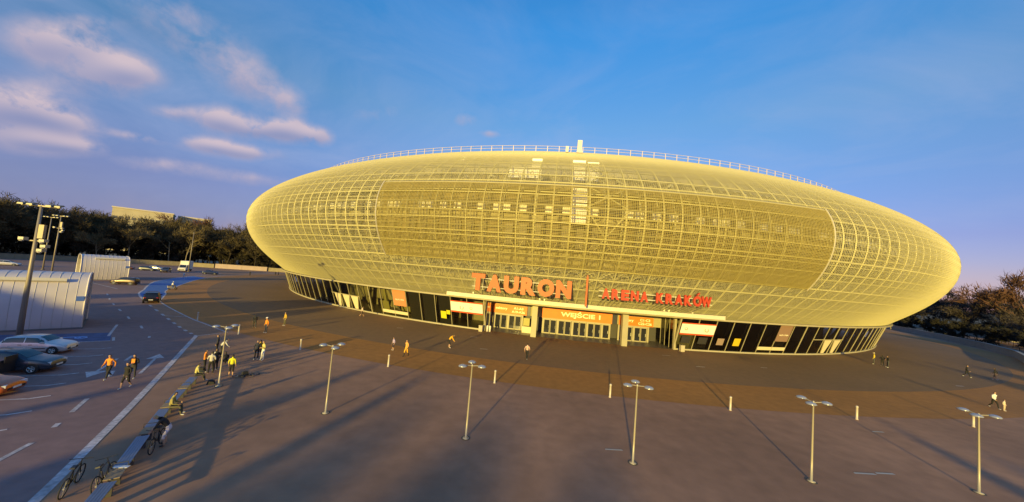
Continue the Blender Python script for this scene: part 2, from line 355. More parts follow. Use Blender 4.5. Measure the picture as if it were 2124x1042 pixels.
S0=s_of_z(5.45); s_scr0,s_scr1=s_of_z(SCR_Z0),s_of_z(SCR_Z1)
def skin():
    sp=.27; sv=np.arange(S0,S_TOP,sp); w,d=.022,.075; parts=[]
    ins=(sv>s_scr0)&(sv<s_scr1)
    parts.append(ring_rods(sv[~ins],-HALF,HALF,w,d,.0))
    parts.append(ring_rods(sv[ins],-HALF,-SCR_AZ,w,d,.0)); parts.append(ring_rods(sv[ins],SCR_AZ,HALF,w,d,.0))
    az=np.arange(-HALF,HALF,.15); c=np.abs(az)<SCR_AZ
    lo=np.linspace(S0,s_scr0,10); mid=np.linspace(s_scr0,s_scr1,10); hi=np.linspace(s_scr1,S_TOP,14)
    parts.append(mer_rods(az[~c],np.r_[lo,mid[1:],hi[1:]],w,d,.0)); parts.append(mer_rods(az[c],lo,w,d,.0)); parts.append(mer_rods(az[c],hi,w,d,.0))
    return join(parts)
V,Fq=skin(); put('mesh_skin',np_mesh('mesh_skin',V,Fq,skin_m),arena,kind='stuff',label='fine steel mesh skin drawn over the lattice')
# media screen
scr_m=mat('media_screen_strips',(.43,.36,.12),.6,0.)
sv=np.arange(s_scr0,s_scr1,.20); azs=np.arange(-SCR_AZ,SCR_AZ+.01,.12)
V,Fq=join([ring_rods(sv,-SCR_AZ,SCR_AZ,.052,.09,.06),mer_rods(azs,np.linspace(s_scr0,s_scr1,12),.030,.10,.05)])
scr=put('media_screen',np_mesh('media_screen',V,Fq,scr_m),arena,kind='stuff',label='wide brown media screen of fine strips across the front')
V,Fq=join([mer_rods(np.array([-SCR_AZ-.12,SCR_AZ+.12]),np.linspace(s_scr0-.3,s_scr1+.3,24),.13,.2,.06)])
put('screen_frame',np_mesh('screen_frame',V,Fq,mat('screen_frame_metal',(.52,.48,.42),.4)),scr)
V,Fq=join([ring_rods(np.array([s_scr1+.15]),-SCR_AZ,SCR_AZ,.34,.3,-.05),ring_rods(np.array([s_scr0-.2]),-SCR_AZ,SCR_AZ,.16,.3,-.25)])
put('screen_frame',np_mesh('screen_rail',V,Fq,mat('screen_rail_metal',(.42,.38,.24),.5)),scr)
# ribs
b=MB(); ss=np.linspace(S0,float(seg[np.argmin(np.abs(PR[:,0]-97)+(PR[:,1]<20)*1e3)]),40); q=at_s(ss,-.17)
b.tube([(0,-r,z) for r,z in q],.11,6)
rib_me=b.mesh('rib',steel,True)
b=MB(); s2=np.linspace(s_of_z(8),s_of_z(25),22); q=at_s(s2,-1.9); qo=at_s(s2,-.2)
b.tube([(0,-r,z) for r,z in q],.075,5)
for i in range(0,21,1):
    p0=q[i] if i%2 else qo[i]; p1=qo[i+1] if i%2 else q[i+1]; b.tube([(0,-p0[0],p0[1]),(0,-p1[0],p1[1])],.045,4,False)
web_me=b.mesh('rib_truss',steel)
k=0; RIBS=[(i+.5)*1.2 for i in range(-60,60)]
for a in RIBS:
    o=put('rib',rib_me,arena,rz=R(a)); 
    if abs(a)<50: put('rib_truss',web_me,o)
# ring tubes
def ring_tube(z,rad,off,az=HALF,step=1.2):
    b=MB(); s=s_of_z(z) ; q=at_s(np.array([s]),off)[0]; n=int(2*az/step)
    b.tube([cyl(q[0],R(-az+2*az*i/n),q[1]) for i in range(n+1)],rad,5); return b
for z,rad in ((6.7,.07),(8.1,.09),(9.7,.10),(11.0,.11),(12.4,.07),(13.3,.08),(14.4,.06),(15.0,.08),(15.8,.06),(16.7,.08),(17.8,.06),(18.9,.08),(19.5,.05),(20.4,.07),(21.1,.05),(22.4,.09),(23.6,.07),(24.9,.07),(26.2,.07),(27.6,.06),(29.2,.06),(30.8,.06)):
    ring_tube(z,rad*1.35,-.15).build('ring_tube',steel,arena,True)
for z in (8.1,11.0,14.4,18.9,22.4): ring_tube(z,.07,-1.9,70).build('ring_tube',steel,arena,True)
def belt(z0,z1,off,rad,az):
    b=MB(); q0=at_s(np.array([s_of_z(z0)]),off)[0];q1=at_s(np.array([s_of_z(z1)]),off)[0]; n=int(az/1.2)
    for i in range(-n,n):
        a0,a1,am=R(i*1.2+.6-1.2),R(i*1.2+.6),R(i*1.2)
        b.tube([cyl(q0[0],a0,q0[1]),cyl(q1[0],am,q1[1])],rad,4,False); b.tube([cyl(q1[0],am,q1[1]),cyl(q0[0],a1,q0[1])],rad,4,False)
    return b
for z0,z1,off,rd_ in ((8.1,9.7,-.35,.075),(9.7,11.0,-.3,.085),(12.4,14.4,-.8,.06),(6.7,8.1,-.4,.055),(22.4,24.9,-.5,.06)):
    belt(z0,z1,off,rd_,60).build('truss_belt',steel,arena)
b=MB()      # braced bay over the entrance
for z0,z1 in ((11.2,18.9),(18.9,22.3),(8.1,11.2),(22.4,27)):
    for u0,u1 in ((-.85,2.0),(2.0,-.85)):
        n=6; P_=[]
        for i in range(n+1):
            q=at_s(np.array([s_of_z(z0+(z1-z0)*i/n)]),-.3)[0]; P_.append(cyl(q[0],R(u0+(u1-u0)*i/n),q[1]))
        b.tube(P_,.10,5,False)
b.build('cross_brace',steel,arena)
# body behind the lattice
def revolve(prof,n=200,az0=-180.,az1=180.):
    b=MB(); vs=[];fs=[]; k=len(prof)
    for i in range(n+1):
        a=R(az0+(az1-az0)*i/n)
        for r,z in prof: vs.append(cyl(r,a,z))
    for i in range(n):
        for j in range(k-1): fs.append((i*k+j,(i+1)*k+j,(i+1)*k+j+1,i*k+j+1))
    b.add(vs,fs); return b
wall_m=mat('inner_cladding',(.36,.32,.17),.75,0,.10,.6)
dark_m=mat('inner_dark_band',(.17,.13,.055),.7,0,.25,.5)
roof_m=mat('roof_membrane',(.44,.42,.38),.7,0,.08,.3)
revolve([(100.6,5.43),(100.9,6.3),(102.6,8.0),(102.6,13.6)],180).build('inner_wall',wall_m,arena)
revolve([(102.4,13.6),(102.4,17.9)],180).build('window_band',dark_m,arena)
revolve([(102.6,17.9),(102.6,19.0)],180).build('balcony_front',wall_m,arena)
revolve([(103.4,13.5),(103.4,13.75),(102.3,13.75)],180).build('inner_ledge',wall_m,arena)
revolve([(101.2,19.0),(101.2,22.8),(103.4,22.8),(103.4,23.2),(98,23.4)],180).build('upper_band',dark_m,arena)
revolve([(98.6,23.3),(98.6,26.4)],180).build('attic_wall',mat('attic_cladding',(.22,.19,.13),.7,0,.35,.7),arena)
rp=[(98.8,26.4)]+[(r,z) for r,z in [( float(np.interp(-zz,-PR[::-1,1][::1],PR[::-1,0])) if False else float(at_s(np.array([s_]),-1.0)[0][0]),float(at_s(np.array([s_]),-1.0)[0][1])) for s_ in np.linspace(s_of_z(30.2),seg[-1],26) for zz in (0,)]]
revolve(rp,180).build('roof',roof_m,arena,True)
sr=[tuple(at_s(np.array([s_]),-.06)[0]) for s_ in np.linspace(S_TOP-3.2,seg[-1],24)]
revolve(sr,180).build('roof_skin',roof_m,arena,True)
# wall panel joints, windows and lamp boxes behind the screen
jm=mat('inner_hanger_dark',(.22,.19,.12),.8)  # plain dark brown of the hangers
b=MB(); b.box((0,-102.72,10.9),(.12,.16,5.4)); post_me=b.mesh('wall_post',mat('inner_post',(.5,.45,.3),.6))
b=MB(); b.box((0,-102.75,15.7),(1.15,.5,3.4)); wp_me=b.mesh('window_panel',mat('inner_window_glass',(.17,.14,.08),.55))
b=MB(); b.box((0,-104.0,19.7),(1.2,.5,1.15)); lb_me=b.mesh('lamp_box',mat('lamp_box_white',(.82,.78,.55),.5))
b=MB(); b.box((0,-102.9,19.4),(.16,.3,2.6)); hang_me=b.mesh('hanger',jm)
for i in range(-46,47):
    put('wall_post',post_me,arena,rz=R(i*1.2+.3*(i%3)))
    if i%4!=1: put('window_panel',wp_me,arena,rz=R(i*1.2+.5))
    if (i*7)%5 not in (2,): put('lamp_box',lb_me,arena,rz=R(i*1.2+.25+.2*((i*13)%3)))
    put('hanger',hang_me,arena,rz=R(i*1.2-.2))
cyan=mat('white_service_box',(.90,.90,.92),.4)
def svc(a0,a1,z0,z1,r=103.,d=1.2):
    b=MB(); am=(a0+a1)/2; w=R(a1-a0)*r; nz=max(1,int((z1-z0)/1.1))
    for i in range(nz):
        h_=(z1-z0)/nz; b.box((0,-r,z0+h_*(i+.5)),(w,d-.08*(i%2),h_-.06))
    b.build('service_box',cyan,arena,rz=R(am))
svc(-1.6,-.45,17.6,22.7,105.2); svc(-1.75,-.75,24.0,27.0,104.6); svc(-.6,.3,24.0,26.8,104.6); svc(-6.9,-5.0,24.0,25.7,104.6); svc(-5.0,-4.2,24.0,27.0,104.6)
for a,z in ((-8.6,24.6),(-11,24.4),(6.4,24.5),(9.8,24.4),(13,24.3)):
    b=MB(); b.lathe([(.0,-.02),(.42,0),(.5,.25),(.3,.5),(0,.55)],12,Matrix.Translation((0,-103.4,z-.2))); b.build('dish_light',mat('dish_light_white',(.85,.8,.6),.4),arena,True,rz=R(a))
# crest railing
rail_m=mat('railing_pink_white',(.66,.57,.57),.5)
RR=96.6; zc=float(np.interp(-RR,-PR[PR[:,1]>ZEQ][:,0],PR[PR[:,1]>ZEQ][:,1]))
b=MB(); b.box((0,-RR,zc+.5),(.09,.09,1.05)); pm=b.mesh('rail_post',rail_m)
for a in [(i+.5)*1.2 for i in range(-56,56)]: put('rail_post',pm,arena,rz=R(a))
for dz in (.55,1.02):
    b=MB(); b.tube([cyl(RR,R(-70+i),zc+dz) for i in range(141)],.035,5); b.build('rail_bar',rail_m,arena)
b=MB(); b.box((0,-RR-.1,zc+1.0),(.75,.6,2.2)); b.box((0,-RR-.1,zc+.02),(.95,.9,.3)); b.build('roof_cabinet',mat('cabinet_pinkish',(.75,.66,.60),.5),arena,rz=R(-.95))
b=MB(); b.box((0,-RR-.1,zc+.5),(.45,.4,1.0)); b.build('roof_cabinet',mat('cabinet_pinkish',(.75,.66,.60),.5),arena,rz=R(-2.2))
# base: plinth, fascia, glazing
RG0,RG1,HG=99.65,101.5,5.2; ENT=8.65; PW=1.6667
trim=mat('white_frame_paint',(.37,.335,.215),.5,0,.05,1)
revolve([(100.6,5.42),(102.3,5.42),(102.3,5.16),(101.3,5.12),(99,5.12)],200).build('soffit_trim',trim,arena)
for s_ in (-1,1):
    a0,a1=(ENT,64) if s_>0 else (-64,-ENT)
    revolve([(RG0-.1,.24),(RG0+.16,.22),(RG0+.2,0)],120,a0,a1).build('plinth',trim,arena)
revolve([(84,.03),(99.6,.03)],200).build('lobby_floor',mat('lobby_floor_stone',(.12,.11,.10),.4),arena)
revolve([(90.5,0),(90.5,5.2),(101,5.12)],200).build('lobby_wall',mat('lobby_wall_olive',(.36,.32,.17),.8,0,.25,.25),arena)
gl=glass('lobby_glass',(.68,.69,.64))
def rz_pt(a,t,dr=0.): # point on tilted glazing, t=0 bottom 1 top
    return cyl(RG0+(RG1-RG0)*t+dr,R(a),.2+(HG-.2)*t)
b=MB(); w=PW/2
b.add([rz_pt(-w,0),rz_pt(w,0),rz_pt(w,1),rz_pt(-w,1)],[(0,1,2,3)]); pane_me=b.mesh('pane',gl)
def mull(wd,dp):
    b=MB(); p0=Vector(rz_pt(0,0,.06));p1=Vector(rz_pt(0,1,.06)); d=(p1-p0)
    x=Vector((wd/2,0,0)); o=Vector((0,-dp,0)); b.add([p0-x,p0+x,p0+x-o,p0-x-o,p1-x,p1+x,p1+x-o,p1-x-o],[(0,3,2,1),(4,5,6,7),(0,1,5,4),(1,2,6,5),(2,3,7,6),(3,0,4,7)]); return b
m_th=mull(.09,.2).mesh('mullion',trim); m_tk=mull(.2,.3).mesh('mullion',trim)
for s_ in (-1,1):
    for k in range(33):
        put('pane',pane_me,arena,rz=R(s_*(ENT+PW*(k+.5)))); put('mullion',m_tk if k in(0,) or (k>=7 and (k-8)%3==0) else m_th,arena,rz=R(s_*(ENT+PW*k)))
# lobby contents seen through the glass
ol=mat('lobby_panel_olive',(.40,.37,.13),.7); blk=mat('lobby_panel_black',(.04,.039,.04),.35); bei=mat('lobby_beige',(.66,.58,.36),.6); grey=mat('lobby_grey',(.20,.185,.16),.6)
def curved_panel(name,a0,a1,t0,t1,dr,mm,parent=arena,**k):
    b=MB(); n=max(1,int(abs(a1-a0)/.8)+1); vs=[]
    for i in range(n+1):
        a=a0+(a1-a0)*i/n
        for t in (t0,t1): vs.append(rz_pt(a,t,dr)); vs.append(rz_pt(a,t,dr-.06))
    fs=[]
    for i in range(n):
        o=i*4;p=o+4; fs+=[(o,p,p+2,o+2),(o+1,o+3,p+3,p+1),(o+2,p+2,p+3,o+3),(o,o+1,p+1,p)]
    fs+=[(0,2,3,1),(n*4,n*4+1,n*4+3,n*4+2)]
    b.add(vs,fs); return b.build(name,mm,parent,**k)
rr=random.Random(3)
for s_ in (-1,1):
    P=lambda k:s_*(ENT+PW*k)
    for k in (3,4): curved_panel('lobby_screen',P(k+.06),P(k+.94),.0,.99,-.5,blk)
    curved_panel('lobby_screen',P(2.06),P(2.95),.0,.99,-.9,blk)
    curved_panel('low_band',P(5.0),P(7.0),.10,.21,.05,bei)
    for k in range(5,30):
        if rr.random()<.6: curved_panel('lobby_partition',P(k+rr.random()*.3),P(k+.35+rr.random()*.5),0,.98,-3.5-rr.random()*2,ol if rr.random()<.6 else grey)
    curved_panel('lobby_partition',P(7.1),P(7.9),0,.45,-2.0,ol); curved_panel('lobby_partition',P(5.2),P(5.7),.3,.98,-2.4,ol)
    for k in (9.1,10.0,10.95) if s_<0 else (10.05,11.05):   # V shaped panels
        b=MB(); a=[P(k),P(k+.72),P(k+.5),P(k+.2)]
        b.add([rz_pt(a[3],0.02,.14),rz_pt(a[2],0.02,.14),rz_pt(a[1],.5,.14),rz_pt(a[0],.5,.14)],[(0,1,2,3),(3,2,1,0)][:1]); b.add([rz_pt(a[3],0.02,.06),rz_pt(a[2],0.02,.06),rz_pt(a[1],.5,.06),rz_pt(a[0],.5,.06)],[(3,2,1,0)]); b.build('vee_panel',bei,arena)
    curved_panel('transom',P(9.0),P(12.1),.5,.53,.02,trim)
    for k in range(3,31,3):     # raking columns inside
        b=MB(); b.tube([rz_pt(P(k+.3),0,-2.6),rz_pt(P(k+1.1),1,-2.2)],.16,6); b.build('raking_column',grey,arena)
    for k in (13,16.5,20,24):
        b=MB(); b.box(cyl(96.5,R(P(k)),.55),(2.6,.8,1.1),Matrix.Rotation(R(P(k)),3,'Z')); b.box(cyl(96.4,R(P(k)),1.6),(1.6,.3,.9),Matrix.Rotation(R(P(k)),3,'Z')); b.build('counter',grey,arena)
# entrance recess
RD=95.6
def flat_box(name,a0,a1,r,z0,z1,th,mm,parent=arena,**k):
    """straight box between two azimuths on a radius"""
    p=Vector(cyl(r,R(a0),0));q=Vector(cyl(r,R(a1),0)); c=(p+q)/2; d=q-p
    b=MB(); b.box((c.x,c.y,(z0+z1)/2),(d.length,th,z1-z0),Matrix.Rotation(math.atan2(d.y,d.x),3,'Z')); return b.build(name,mm,parent,**k)
lob_dark=mat('lobby_interior_dark',(.06,.057,.055),.6)
for i in range(6): flat_box('vestibule_back',-ENT+i*2*ENT/6,-ENT+(i+1)*2*ENT/6,RD-1.6,0,5.1,.1,lob_dark)
revolve([(RD-1.7,5.05),(102.0,5.05)],30,-ENT,ENT).build('entrance_soffit',mat('entrance_soffit_paint',(.55,.48,.26),.7),arena)
def door(a0,a1,parent,z1=2.42):
    ac=(a0+a1)/2; p=cyl(RD,R(ac),0); wd=R(a1-a0)*RD; L=.085
    o=MB(); 
    for x in (-1,1): o.box((x*(wd/2-L/2),0,z1/2),(L,.12,z1))
    o.box((0,0,z1-.06),(wd-2*L,.12,.12)); o.box((0,0,.1),(wd-2*L,.12,.18))
    d=o.build('door',trim,parent,loc=p,rz=R(ac))
    g=MB(); g.box((0,0,(z1+.07)/2),(wd-2*L,.03,z1-.3)); g.build('pane',mat('door_glass_dark',(.022,.024,.03),.06,spec=.7),d)
    h_=MB(); h_.tube([(wd*.3,-.1,.9),(wd*.3,-.1,1.4)],.02,5); h_.build('handle',mat('handle_steel',(.6,.6,.58),.3,.8),d)
def frame(a0,a1,z0=0,z1=2.5): flat_box('door_frame',a0,a1,RD+.02,z0,z1,.18,trim)
DA=.62
ms=[-3.15+i*.0 for i in range(1)]
x=-3.28
for i in range(4):
    frame(x-.10,x+.06); door(x+.06,x+.06+DA,arena); door(x+.1+DA,x+.1+2*DA,arena); x+=.1+2*DA+.14
frame(x-.10,x+.06); door(x+.06,x+.06+DA+.05,arena); x+=.06+DA+.05; frame(x,x+.12)
flat_box('door_lintel',-3.4,x+.12,RD+.05,2.42,2.62,.22,trim)
for s0 in (-8.42,4.35):
    x=s0
    for i in range(2):
        frame(x-.12,x+.06); door(x+.06,x+.06+DA,arena); door(x+.1+DA,x+.1+2*DA,arena); x+=.1+2*DA+.16
    frame(x-.12,x+.05); flat_box('door_lintel',s0-.12,x+.06,RD+.05,2.42,2.62,.22,trim)
    if s0<0:
        flat_box('side_panel',x+.1,x+.75,RD+.02,0,2.2,.08,ol); flat_box('side_counter',x+.15,x+1.1,RD+1.6,.0,1.05,.7,bei)
        flat_box('side_panel',x+.1,x+.75,RD+.02,2.6,4.2,.08,mat('dark_blue_panel',(.04,.045,.06),.4))
flat_box('side_panel',3.62,4.15,RD+.02,2.62,4.2,.08,mat('dark_blue_panel',(.04,.045,.06),.4))
flat_box('header',-ENT,-3.4,RD-.12,2.62,5.05,.1,wall_m); flat_box('header',-3.4,3.6,RD-.12,2.62,5.05,.1,wall_m); flat_box('header',3.6,ENT,RD-.12,2.62,5.05,.1,wall_m)
for s_ in (-1,1):     # glazed return walls of the recess
    p=Vector(cyl(RD,R(s_*ENT),0));q=Vector(cyl(RG0,R(s_*ENT),0))
    for i in range(3):
        a=p+(q-p)*(i/3);c=p+(q-p)*((i+1)/3); b=MB(); b.add([a,c,c+Vector((0,0,5)),a+Vector((0,0,5))],[(0,1,2,3)]); b.build('pane',gl,arena)
        b=MB(); b.tube([a+Vector((0,0,.05)),a+Vector((0,0,5))],.05,4); b.build('mullion',trim,arena)
    b=MB(); b.box(cyl(RG0+.1,R(s_*ENT),2.5),(.34,.4,5.0),Matrix.Rotation(R(s_*ENT),3,'Z')); b.build('jamb_post',trim,arena)
    pc=cyl(99.9,R(s_*4.02),2.5); b=MB(); b.box(pc,(.86,.86,5.05),Matrix.Rotation(R(s_*4),3,'Z')); b.build('entrance_column',trim,arena)
# canopy
b=MB(); vs=[];n=40; CA=11.9
for i in range(n+1):
    a=R(-CA+2*CA*i/n)
    for r,z in ((101.5,5.44),(103.1,5.44),(103.1,6.02),(101.5,6.02)): vs.append(cyl(r,a,z))
fs=[]
for i in range(n):
    for j in range(4): fs.append((i*4+j,(i+1)*4+j,(i+1)*4+(j+1)%4,i*4+(j+1)%4))
fs+=[(0,1,2,3),(n*4+3,n*4+2,n*4+1,n*4)]
b.add(vs,fs); b.build('entrance_canopy',mat('canopy_cream',(.62,.58,.46),.5),arena)
for a in (-9.4,-3.6,-3.2,6.6,7.0,9.0):
    b=MB(); b.box((0,-102.9,6.2),(.2,.3,.26)); b.build('canopy_spotlight',mat('spot_cream',(.85,.82,.6),.4),arena,rz=R(a))
# --------------------------------------------------------------- signs
def to_arena(r,a,z): 
    an=R(AZ0+a); return (CX+r*math.sin(an),CY-r*math.cos(an),z)
or_m=mat('sign_salmon',(.47,.10,.02),.5); rd_m=mat('sign_red',(.45,.05,.015),.5); post_m=mat('sign_post_steel',(.5,.46,.3),.5)
def letters(name,spec,r,z0,hh,mm,label,bold,depth,wd):
    root=thing(name,to_arena(r,0,z0),R(AZ0),label,'sign')
    for ch,a in spec:
        h2=hh; acc=ch=='Ó'; ch='O' if acc else ch
        me=text_mesh('letter',ch,mm,h2,wd*{'I':.3,'W':1.35,'O':1.08,'Ó':1.08,'M':1.2,'T':.95}.get(ch,1.0),bold,depth)
        o=put('letter',me,root); o.rotation_euler=(R(90),0,R(a)); o.location=(r*math.sin(R(a)),r-r*math.cos(R(a)),0)
        if acc:
            b=MB(); b.box((.1,hh*1.17,0),(hh*.34,hh*.12,depth),Matrix.Rotation(R(40),3,'Z')); b.build('accent',mm,o)
        b=MB()
        for dx in (-.3*wd,.3*wd): b.tube([(dx,r-102.8,-z0+6.0),(dx,.22,.05*hh),(dx,.22,hh*.8)],.05,4)
        p=b.build('sign_post',post_m,root,loc=o.location,rz=R(a))
    for zz in (.22*hh,.72*hh):
        b=MB(); a0,a1=spec[0][1]-.5,spec[-1][1]+.5
        b.tube([(r*math.sin(R(a0+(a1-a0)*i/8)),r-(r-.2)*math.cos(R(a0+(a1-a0)*i/8)),zz) for i in range(9)],.055,4); b.build('sign_rail',mat('sign_rail_pale',(.74,.72,.6),.5),root)
    return root
letters('building_sign',[(c,-8.3+1.30*i) for i,c in enumerate('TAURON')],107.0,6.92,2.42,or_m,'big orange TAURON letters standing on the entrance canopy',.065,.3,2.12)
ak=[];a=1.25
for c in 'ARENA KRAKÓW':
    if c!=' ': ak.append((c,a))
    a+=.69 if c!=' ' else .45
letters('building_sign',ak,107.0,7.38,1.42,rd_m,'smaller red ARENA KRAKÓW letters on the right half of the canopy',.055,.22,1.08)
b=MB(); b.box((0,0,2.2),(.24,.2,4.3)); b.build('sign_divider',or_m,None,loc=to_arena(107.0,-.14,6.05),rz=R(AZ0-.14),label='slim upright orange bar between the two lines of sign letters',cat='sign')
sg_or=mat('sign_board_orange',(.72,.19,.015),.5,0,.06,1.5); sg_w=mat('sign_text_cream',(.85,.78,.55),.5)
def board(name,a0,a1,z0,z1,r,mm,lines,label):
    ac=(a0+a1)/2; wd=R(a1-a0)*r; root=thing(name,to_arena(r,ac,z0),R(AZ0+ac),label,'sign'); hh=z1-z0
    b=MB(); b.box((0,0,hh/2),(wd,.08,hh)); b.build('sign_panel',mm,root)
    for txt,x,z,th,tw in lines:
        o=put('lettering',text_mesh('lettering',txt,sg_w,th,tw,.03,.02),root,loc=(x,-.055,z)); o.rotation_euler=(R(90),0,0)
    return root
board('entrance_sign',-3.45,3.55,2.66,4.3,RD+.25,sg_or,[('WEJŚCIE 1',.6,.28,1.2,6.6)],'long orange WEJŚCIE 1 sign above the middle entrance doors')
board('sector_sign',-8.6,-5.0,2.66,4.15,RD+.25,sg_or,[('sektory',-1.5,.52,.55,2.1),('A1-A3',1.5,.82,.42,1.7),('A19-A26',1.5,.22,.42,2.3)],'orange sektory A1-A3 sign above the doors left of WEJŚCIE 1')
board('sector_sign',4.25,7.75,2.66,4.15,RD+.25,sg_or,[('sektory',-1.5,.52,.55,2.1),('C1-C3',1.5,.82,.42,1.7),('C22-C26',1.5,.22,.42,2.3)],'orange sektory C22-C26 sign above the doors right of WEJŚCIE 1')
pw_m=mat('poster_white',(.82,.78,.74),.5); pr_m=mat('poster_red_edge',(.75,.10,.03),.5); ink=mat('poster_ink',(.35,.34,.25),.6)
def curved_poster(name,a0,a1,t0,t1,mm,label,edge=None,logo=None,cat='poster'):
    root=thing(name,to_arena(RG0,(a0+a1)/2,0),0,label,cat)
    inv=Matrix.Translation(Vector(to_arena(RG0,(a0+a1)/2,0))).inverted()@Matrix.Translation((CX,CY,0))@Matrix.Rotation(R(AZ0),4,'Z')
    def pan(nm,u0,u1,v0,v1,dr,m_):
        b=MB(); n=4; vs=[]
        for i in range(n+1):
            u=u0+(u1-u0)*i/n
            for v in (v0,v1):
                for dd in (0,-.03): vs.append(inv@Vector(rz_pt(u,v,dr+dd)))
        fs=[]
        for i in range(n):
            o=i*4;p=o+4; fs+=[(o,p,p+2,o+2),(o+1,o+3,p+3,p+1),(o+2,p+2,p+3,o+3),(o,o+1,p+1,p)]
        fs+=[(0,2,3,1),(n*4,n*4+1,n*4+3,n*4+2)]
        b.add(vs,fs); return b.build(nm,m_,root)
    pan('panel',a0,a1,t0,t1,.16,mm)
    if edge: pan('border',a0,a1,t1,t1+.035,.165,edge); pan('border',a0,a1,t0-.045,t0,.165,edge)
    if logo: logo(root,inv)
    return root
def ring_logo(a,t,rad,stem):
    def f(root,inv):
        b=MB(); c=inv@Vector(rz_pt(a,t,.2)); an=R(AZ0+a); tx=Vector((math.cos(an),math.sin(an),0)); uz=Vector((0,0,1)); 
        b.tube([c+tx*rad*math.cos(i*.5236)+uz*rad*math.sin(i*.5236) for i in range(12)],.05,4,closed=True)
        if stem: b.tube([c-tx*rad+uz*-.1,c-tx*rad*1.25+uz*rad*1.9,c-tx*rad*1.9+uz*rad*2.1],.05,4)
        b.build('logo',ink,root)
    return f
def two(f,g):
    return lambda r,i:(f(r,i),g(r,i))
P=lambda s,k:s*(ENT+PW*k)
curved_poster('banner',P(-1,2)+.05,P(-1,0)-.12,.52,.82,pw_m,'white banner with ring logo and red edges left of the entrance',pr_m,two(ring_logo(P(-1,1.3),.65,.28,True),ring_logo(P(-1,.75),.66,.2,False)),'banner')
curved_poster('banner',P(1,0)+.12,P(1,2)-.05,.52,.82,pw_m,'white banner with ring logo and red edges right of the entrance',pr_m,two(ring_logo(P(1,1.5),.66,.28,True),ring_logo(P(1,.35),.67,.2,False)),'banner')
yl=mat('poster_yellow',(.62,.55,.02),.5)
curved_poster('poster',P(-1,2.65),P(-1,2.3),.2,.45,yl,'small yellow poster behind the dark glass left of the white banner')
curved_poster('poster',P(-1,2.28),P(-1,2.05),.36,.5,yl,'smaller olive yellow poster touching the left white banner')
curved_poster('poster',P(1,3.3),P(1,3.7),.2,.45,mat('poster_gold',(.62,.45,.02),.5),'golden yellow poster on the dark glass right of the entrance')
curved_poster('poster',P(1,2.3),P(1,2.7),.2,.42,mat('poster_dim',(.30,.22,.17),.6),'dim brownish pink poster between white banner and golden poster')
for kk,w_ in ((.25,'nearer the entrance jamb'),(1.2,'farther from the entrance jamb')): 
    curved_poster('poster',P(1,kk),P(1,kk+.5),.2,.42,blk,'black framed notice below the right white banner, '+w_)
    curved_panel('lobby_panel',P(1,kk-.2),P(1,kk+.72),0,.5,-.5,mat('lobby_panel_drab',(.30,.28,.17),.7))
curved_poster('banner',P(-1,6.0)+.1,P(-1,5.0)-.02,.42,.97,mat('banner_orange',(.66,.24,.10),.6),'faded orange hanging banner on the glazing left of the entrance',None,None,'banner')
curved_poster('banner',P(1,5.95),P(1,6.85),.42,.97,mat('banner_mauve',(.27,.17,.12),.6),'mauve brown hanging banner on the glazing right of the entrance',None,None,'banner')
for s_,a,nm in ((-1,P(-1,5.45),'orange'),(1,P(1,6.4),'mauve')):
    o=put('banner_lettering',text_mesh('banner_lettering','SZATNIA',sg_w,.34,1.9,.01,.02),arena,loc=rz_pt(a,.62,.23)); o.rotation_euler=(R(90),0,R(a))
for a,nm in ((-ENT-.15,'left'),(ENT+.35,'right')):
    b=MB(); b.box((0,0,.45),(.6,.5,.9)); b.box((0,0,.93),(.66,.56,.08)); b.build('concrete_bin',mat('bin_concrete',(.45,.40,.28),.8),None,loc=to_arena(100.9,a,.01),rz=R(AZ0+a),label=f'squat concrete litter bin at the {nm} jamb of the entrance',cat='bin')
for i,a in enumerate((-ENT+.35,-ENT+.6)):
    b=MB(); b.lathe([(0,0),(.17,0),(.17,.85),(.12,.95),(0,.96)],10); b.build('entrance_bollard',mat('post_white',(.72,.69,.62),.5),None,True,loc=to_arena(100.2,a,.01),label=['short white post just inside the left entrance jamb, nearer the bin','short white post just inside the left entrance jamb, nearer the doors'][i],cat='post')
# ------------------------------------------------------------------ plaza furniture
bol=[(409.3,665.3),(494.5,694),(622.6,726.4),(805,761),(1025.7,795),(1265,824.7),(1514.6,851.5),(1777,870.6),(2019,886)]
lam=[(453.3,801.3),(675,857),(966,909.3),(1312.4,960.6),(1682.6,998.6),(2030.4,1022.5)]
def gpt(px):
    """site survey: photograph coordinates to a point on the ground"""
    u=(px[0]-1062)/FPX; v=(px[1]-521)/FPX; cr,sr_=math.cos(ROL),math.sin(ROL); uu=u*cr+v*sr_; vv=-u*sr_+v*cr
    y=math.cos(PIT)+vv*math.sin(PIT); z=math.sin(PIT)-vv*math.cos(PIT); t=-CAMH/z
    return Vector((uu*t,y*t,0))
b=MB(); b.lathe([(0,0),(.11,0),(.11,.04),(.085,.06),(.085,.98),(.1,1.0),(.1,1.08),(.06,1.13),(0,1.14)],12)
bol_me=b.mesh('bollard',mat('bollard_pale_metal',(.52,.47,.38),.45,.1),True)
bl_lab=['first pale bollard from the road, beside the thin white line','second pale bollard from the road, behind the lamp by the people','third pale bollard from the road, standing alone left of the lamp','pale bollard in front of the walker in orange and yellow','pale bollard just right of the second plaza lamp from the benches','pale bollard straight in front of the WEJŚCIE 1 doors','pale bollard with bright top right of the middle plaza lamp','pale bollard right of the second lamp from the right edge','pale bollard half hidden by the rightmost plaza lamp']
for p,l in zip(bol,bl_lab):
    o=put('bollard',bol_me,None,loc=gpt(p)+Vector((0,0,.008)),label=l,cat='bollard',group='bollards along the brown paving ring')
pole_m=mat('lamp_pole_galvanised',(.40,.36,.27),.45,.25); dish_m=mat('lamp_dish_white',(.34,.36,.42),.2,.35)
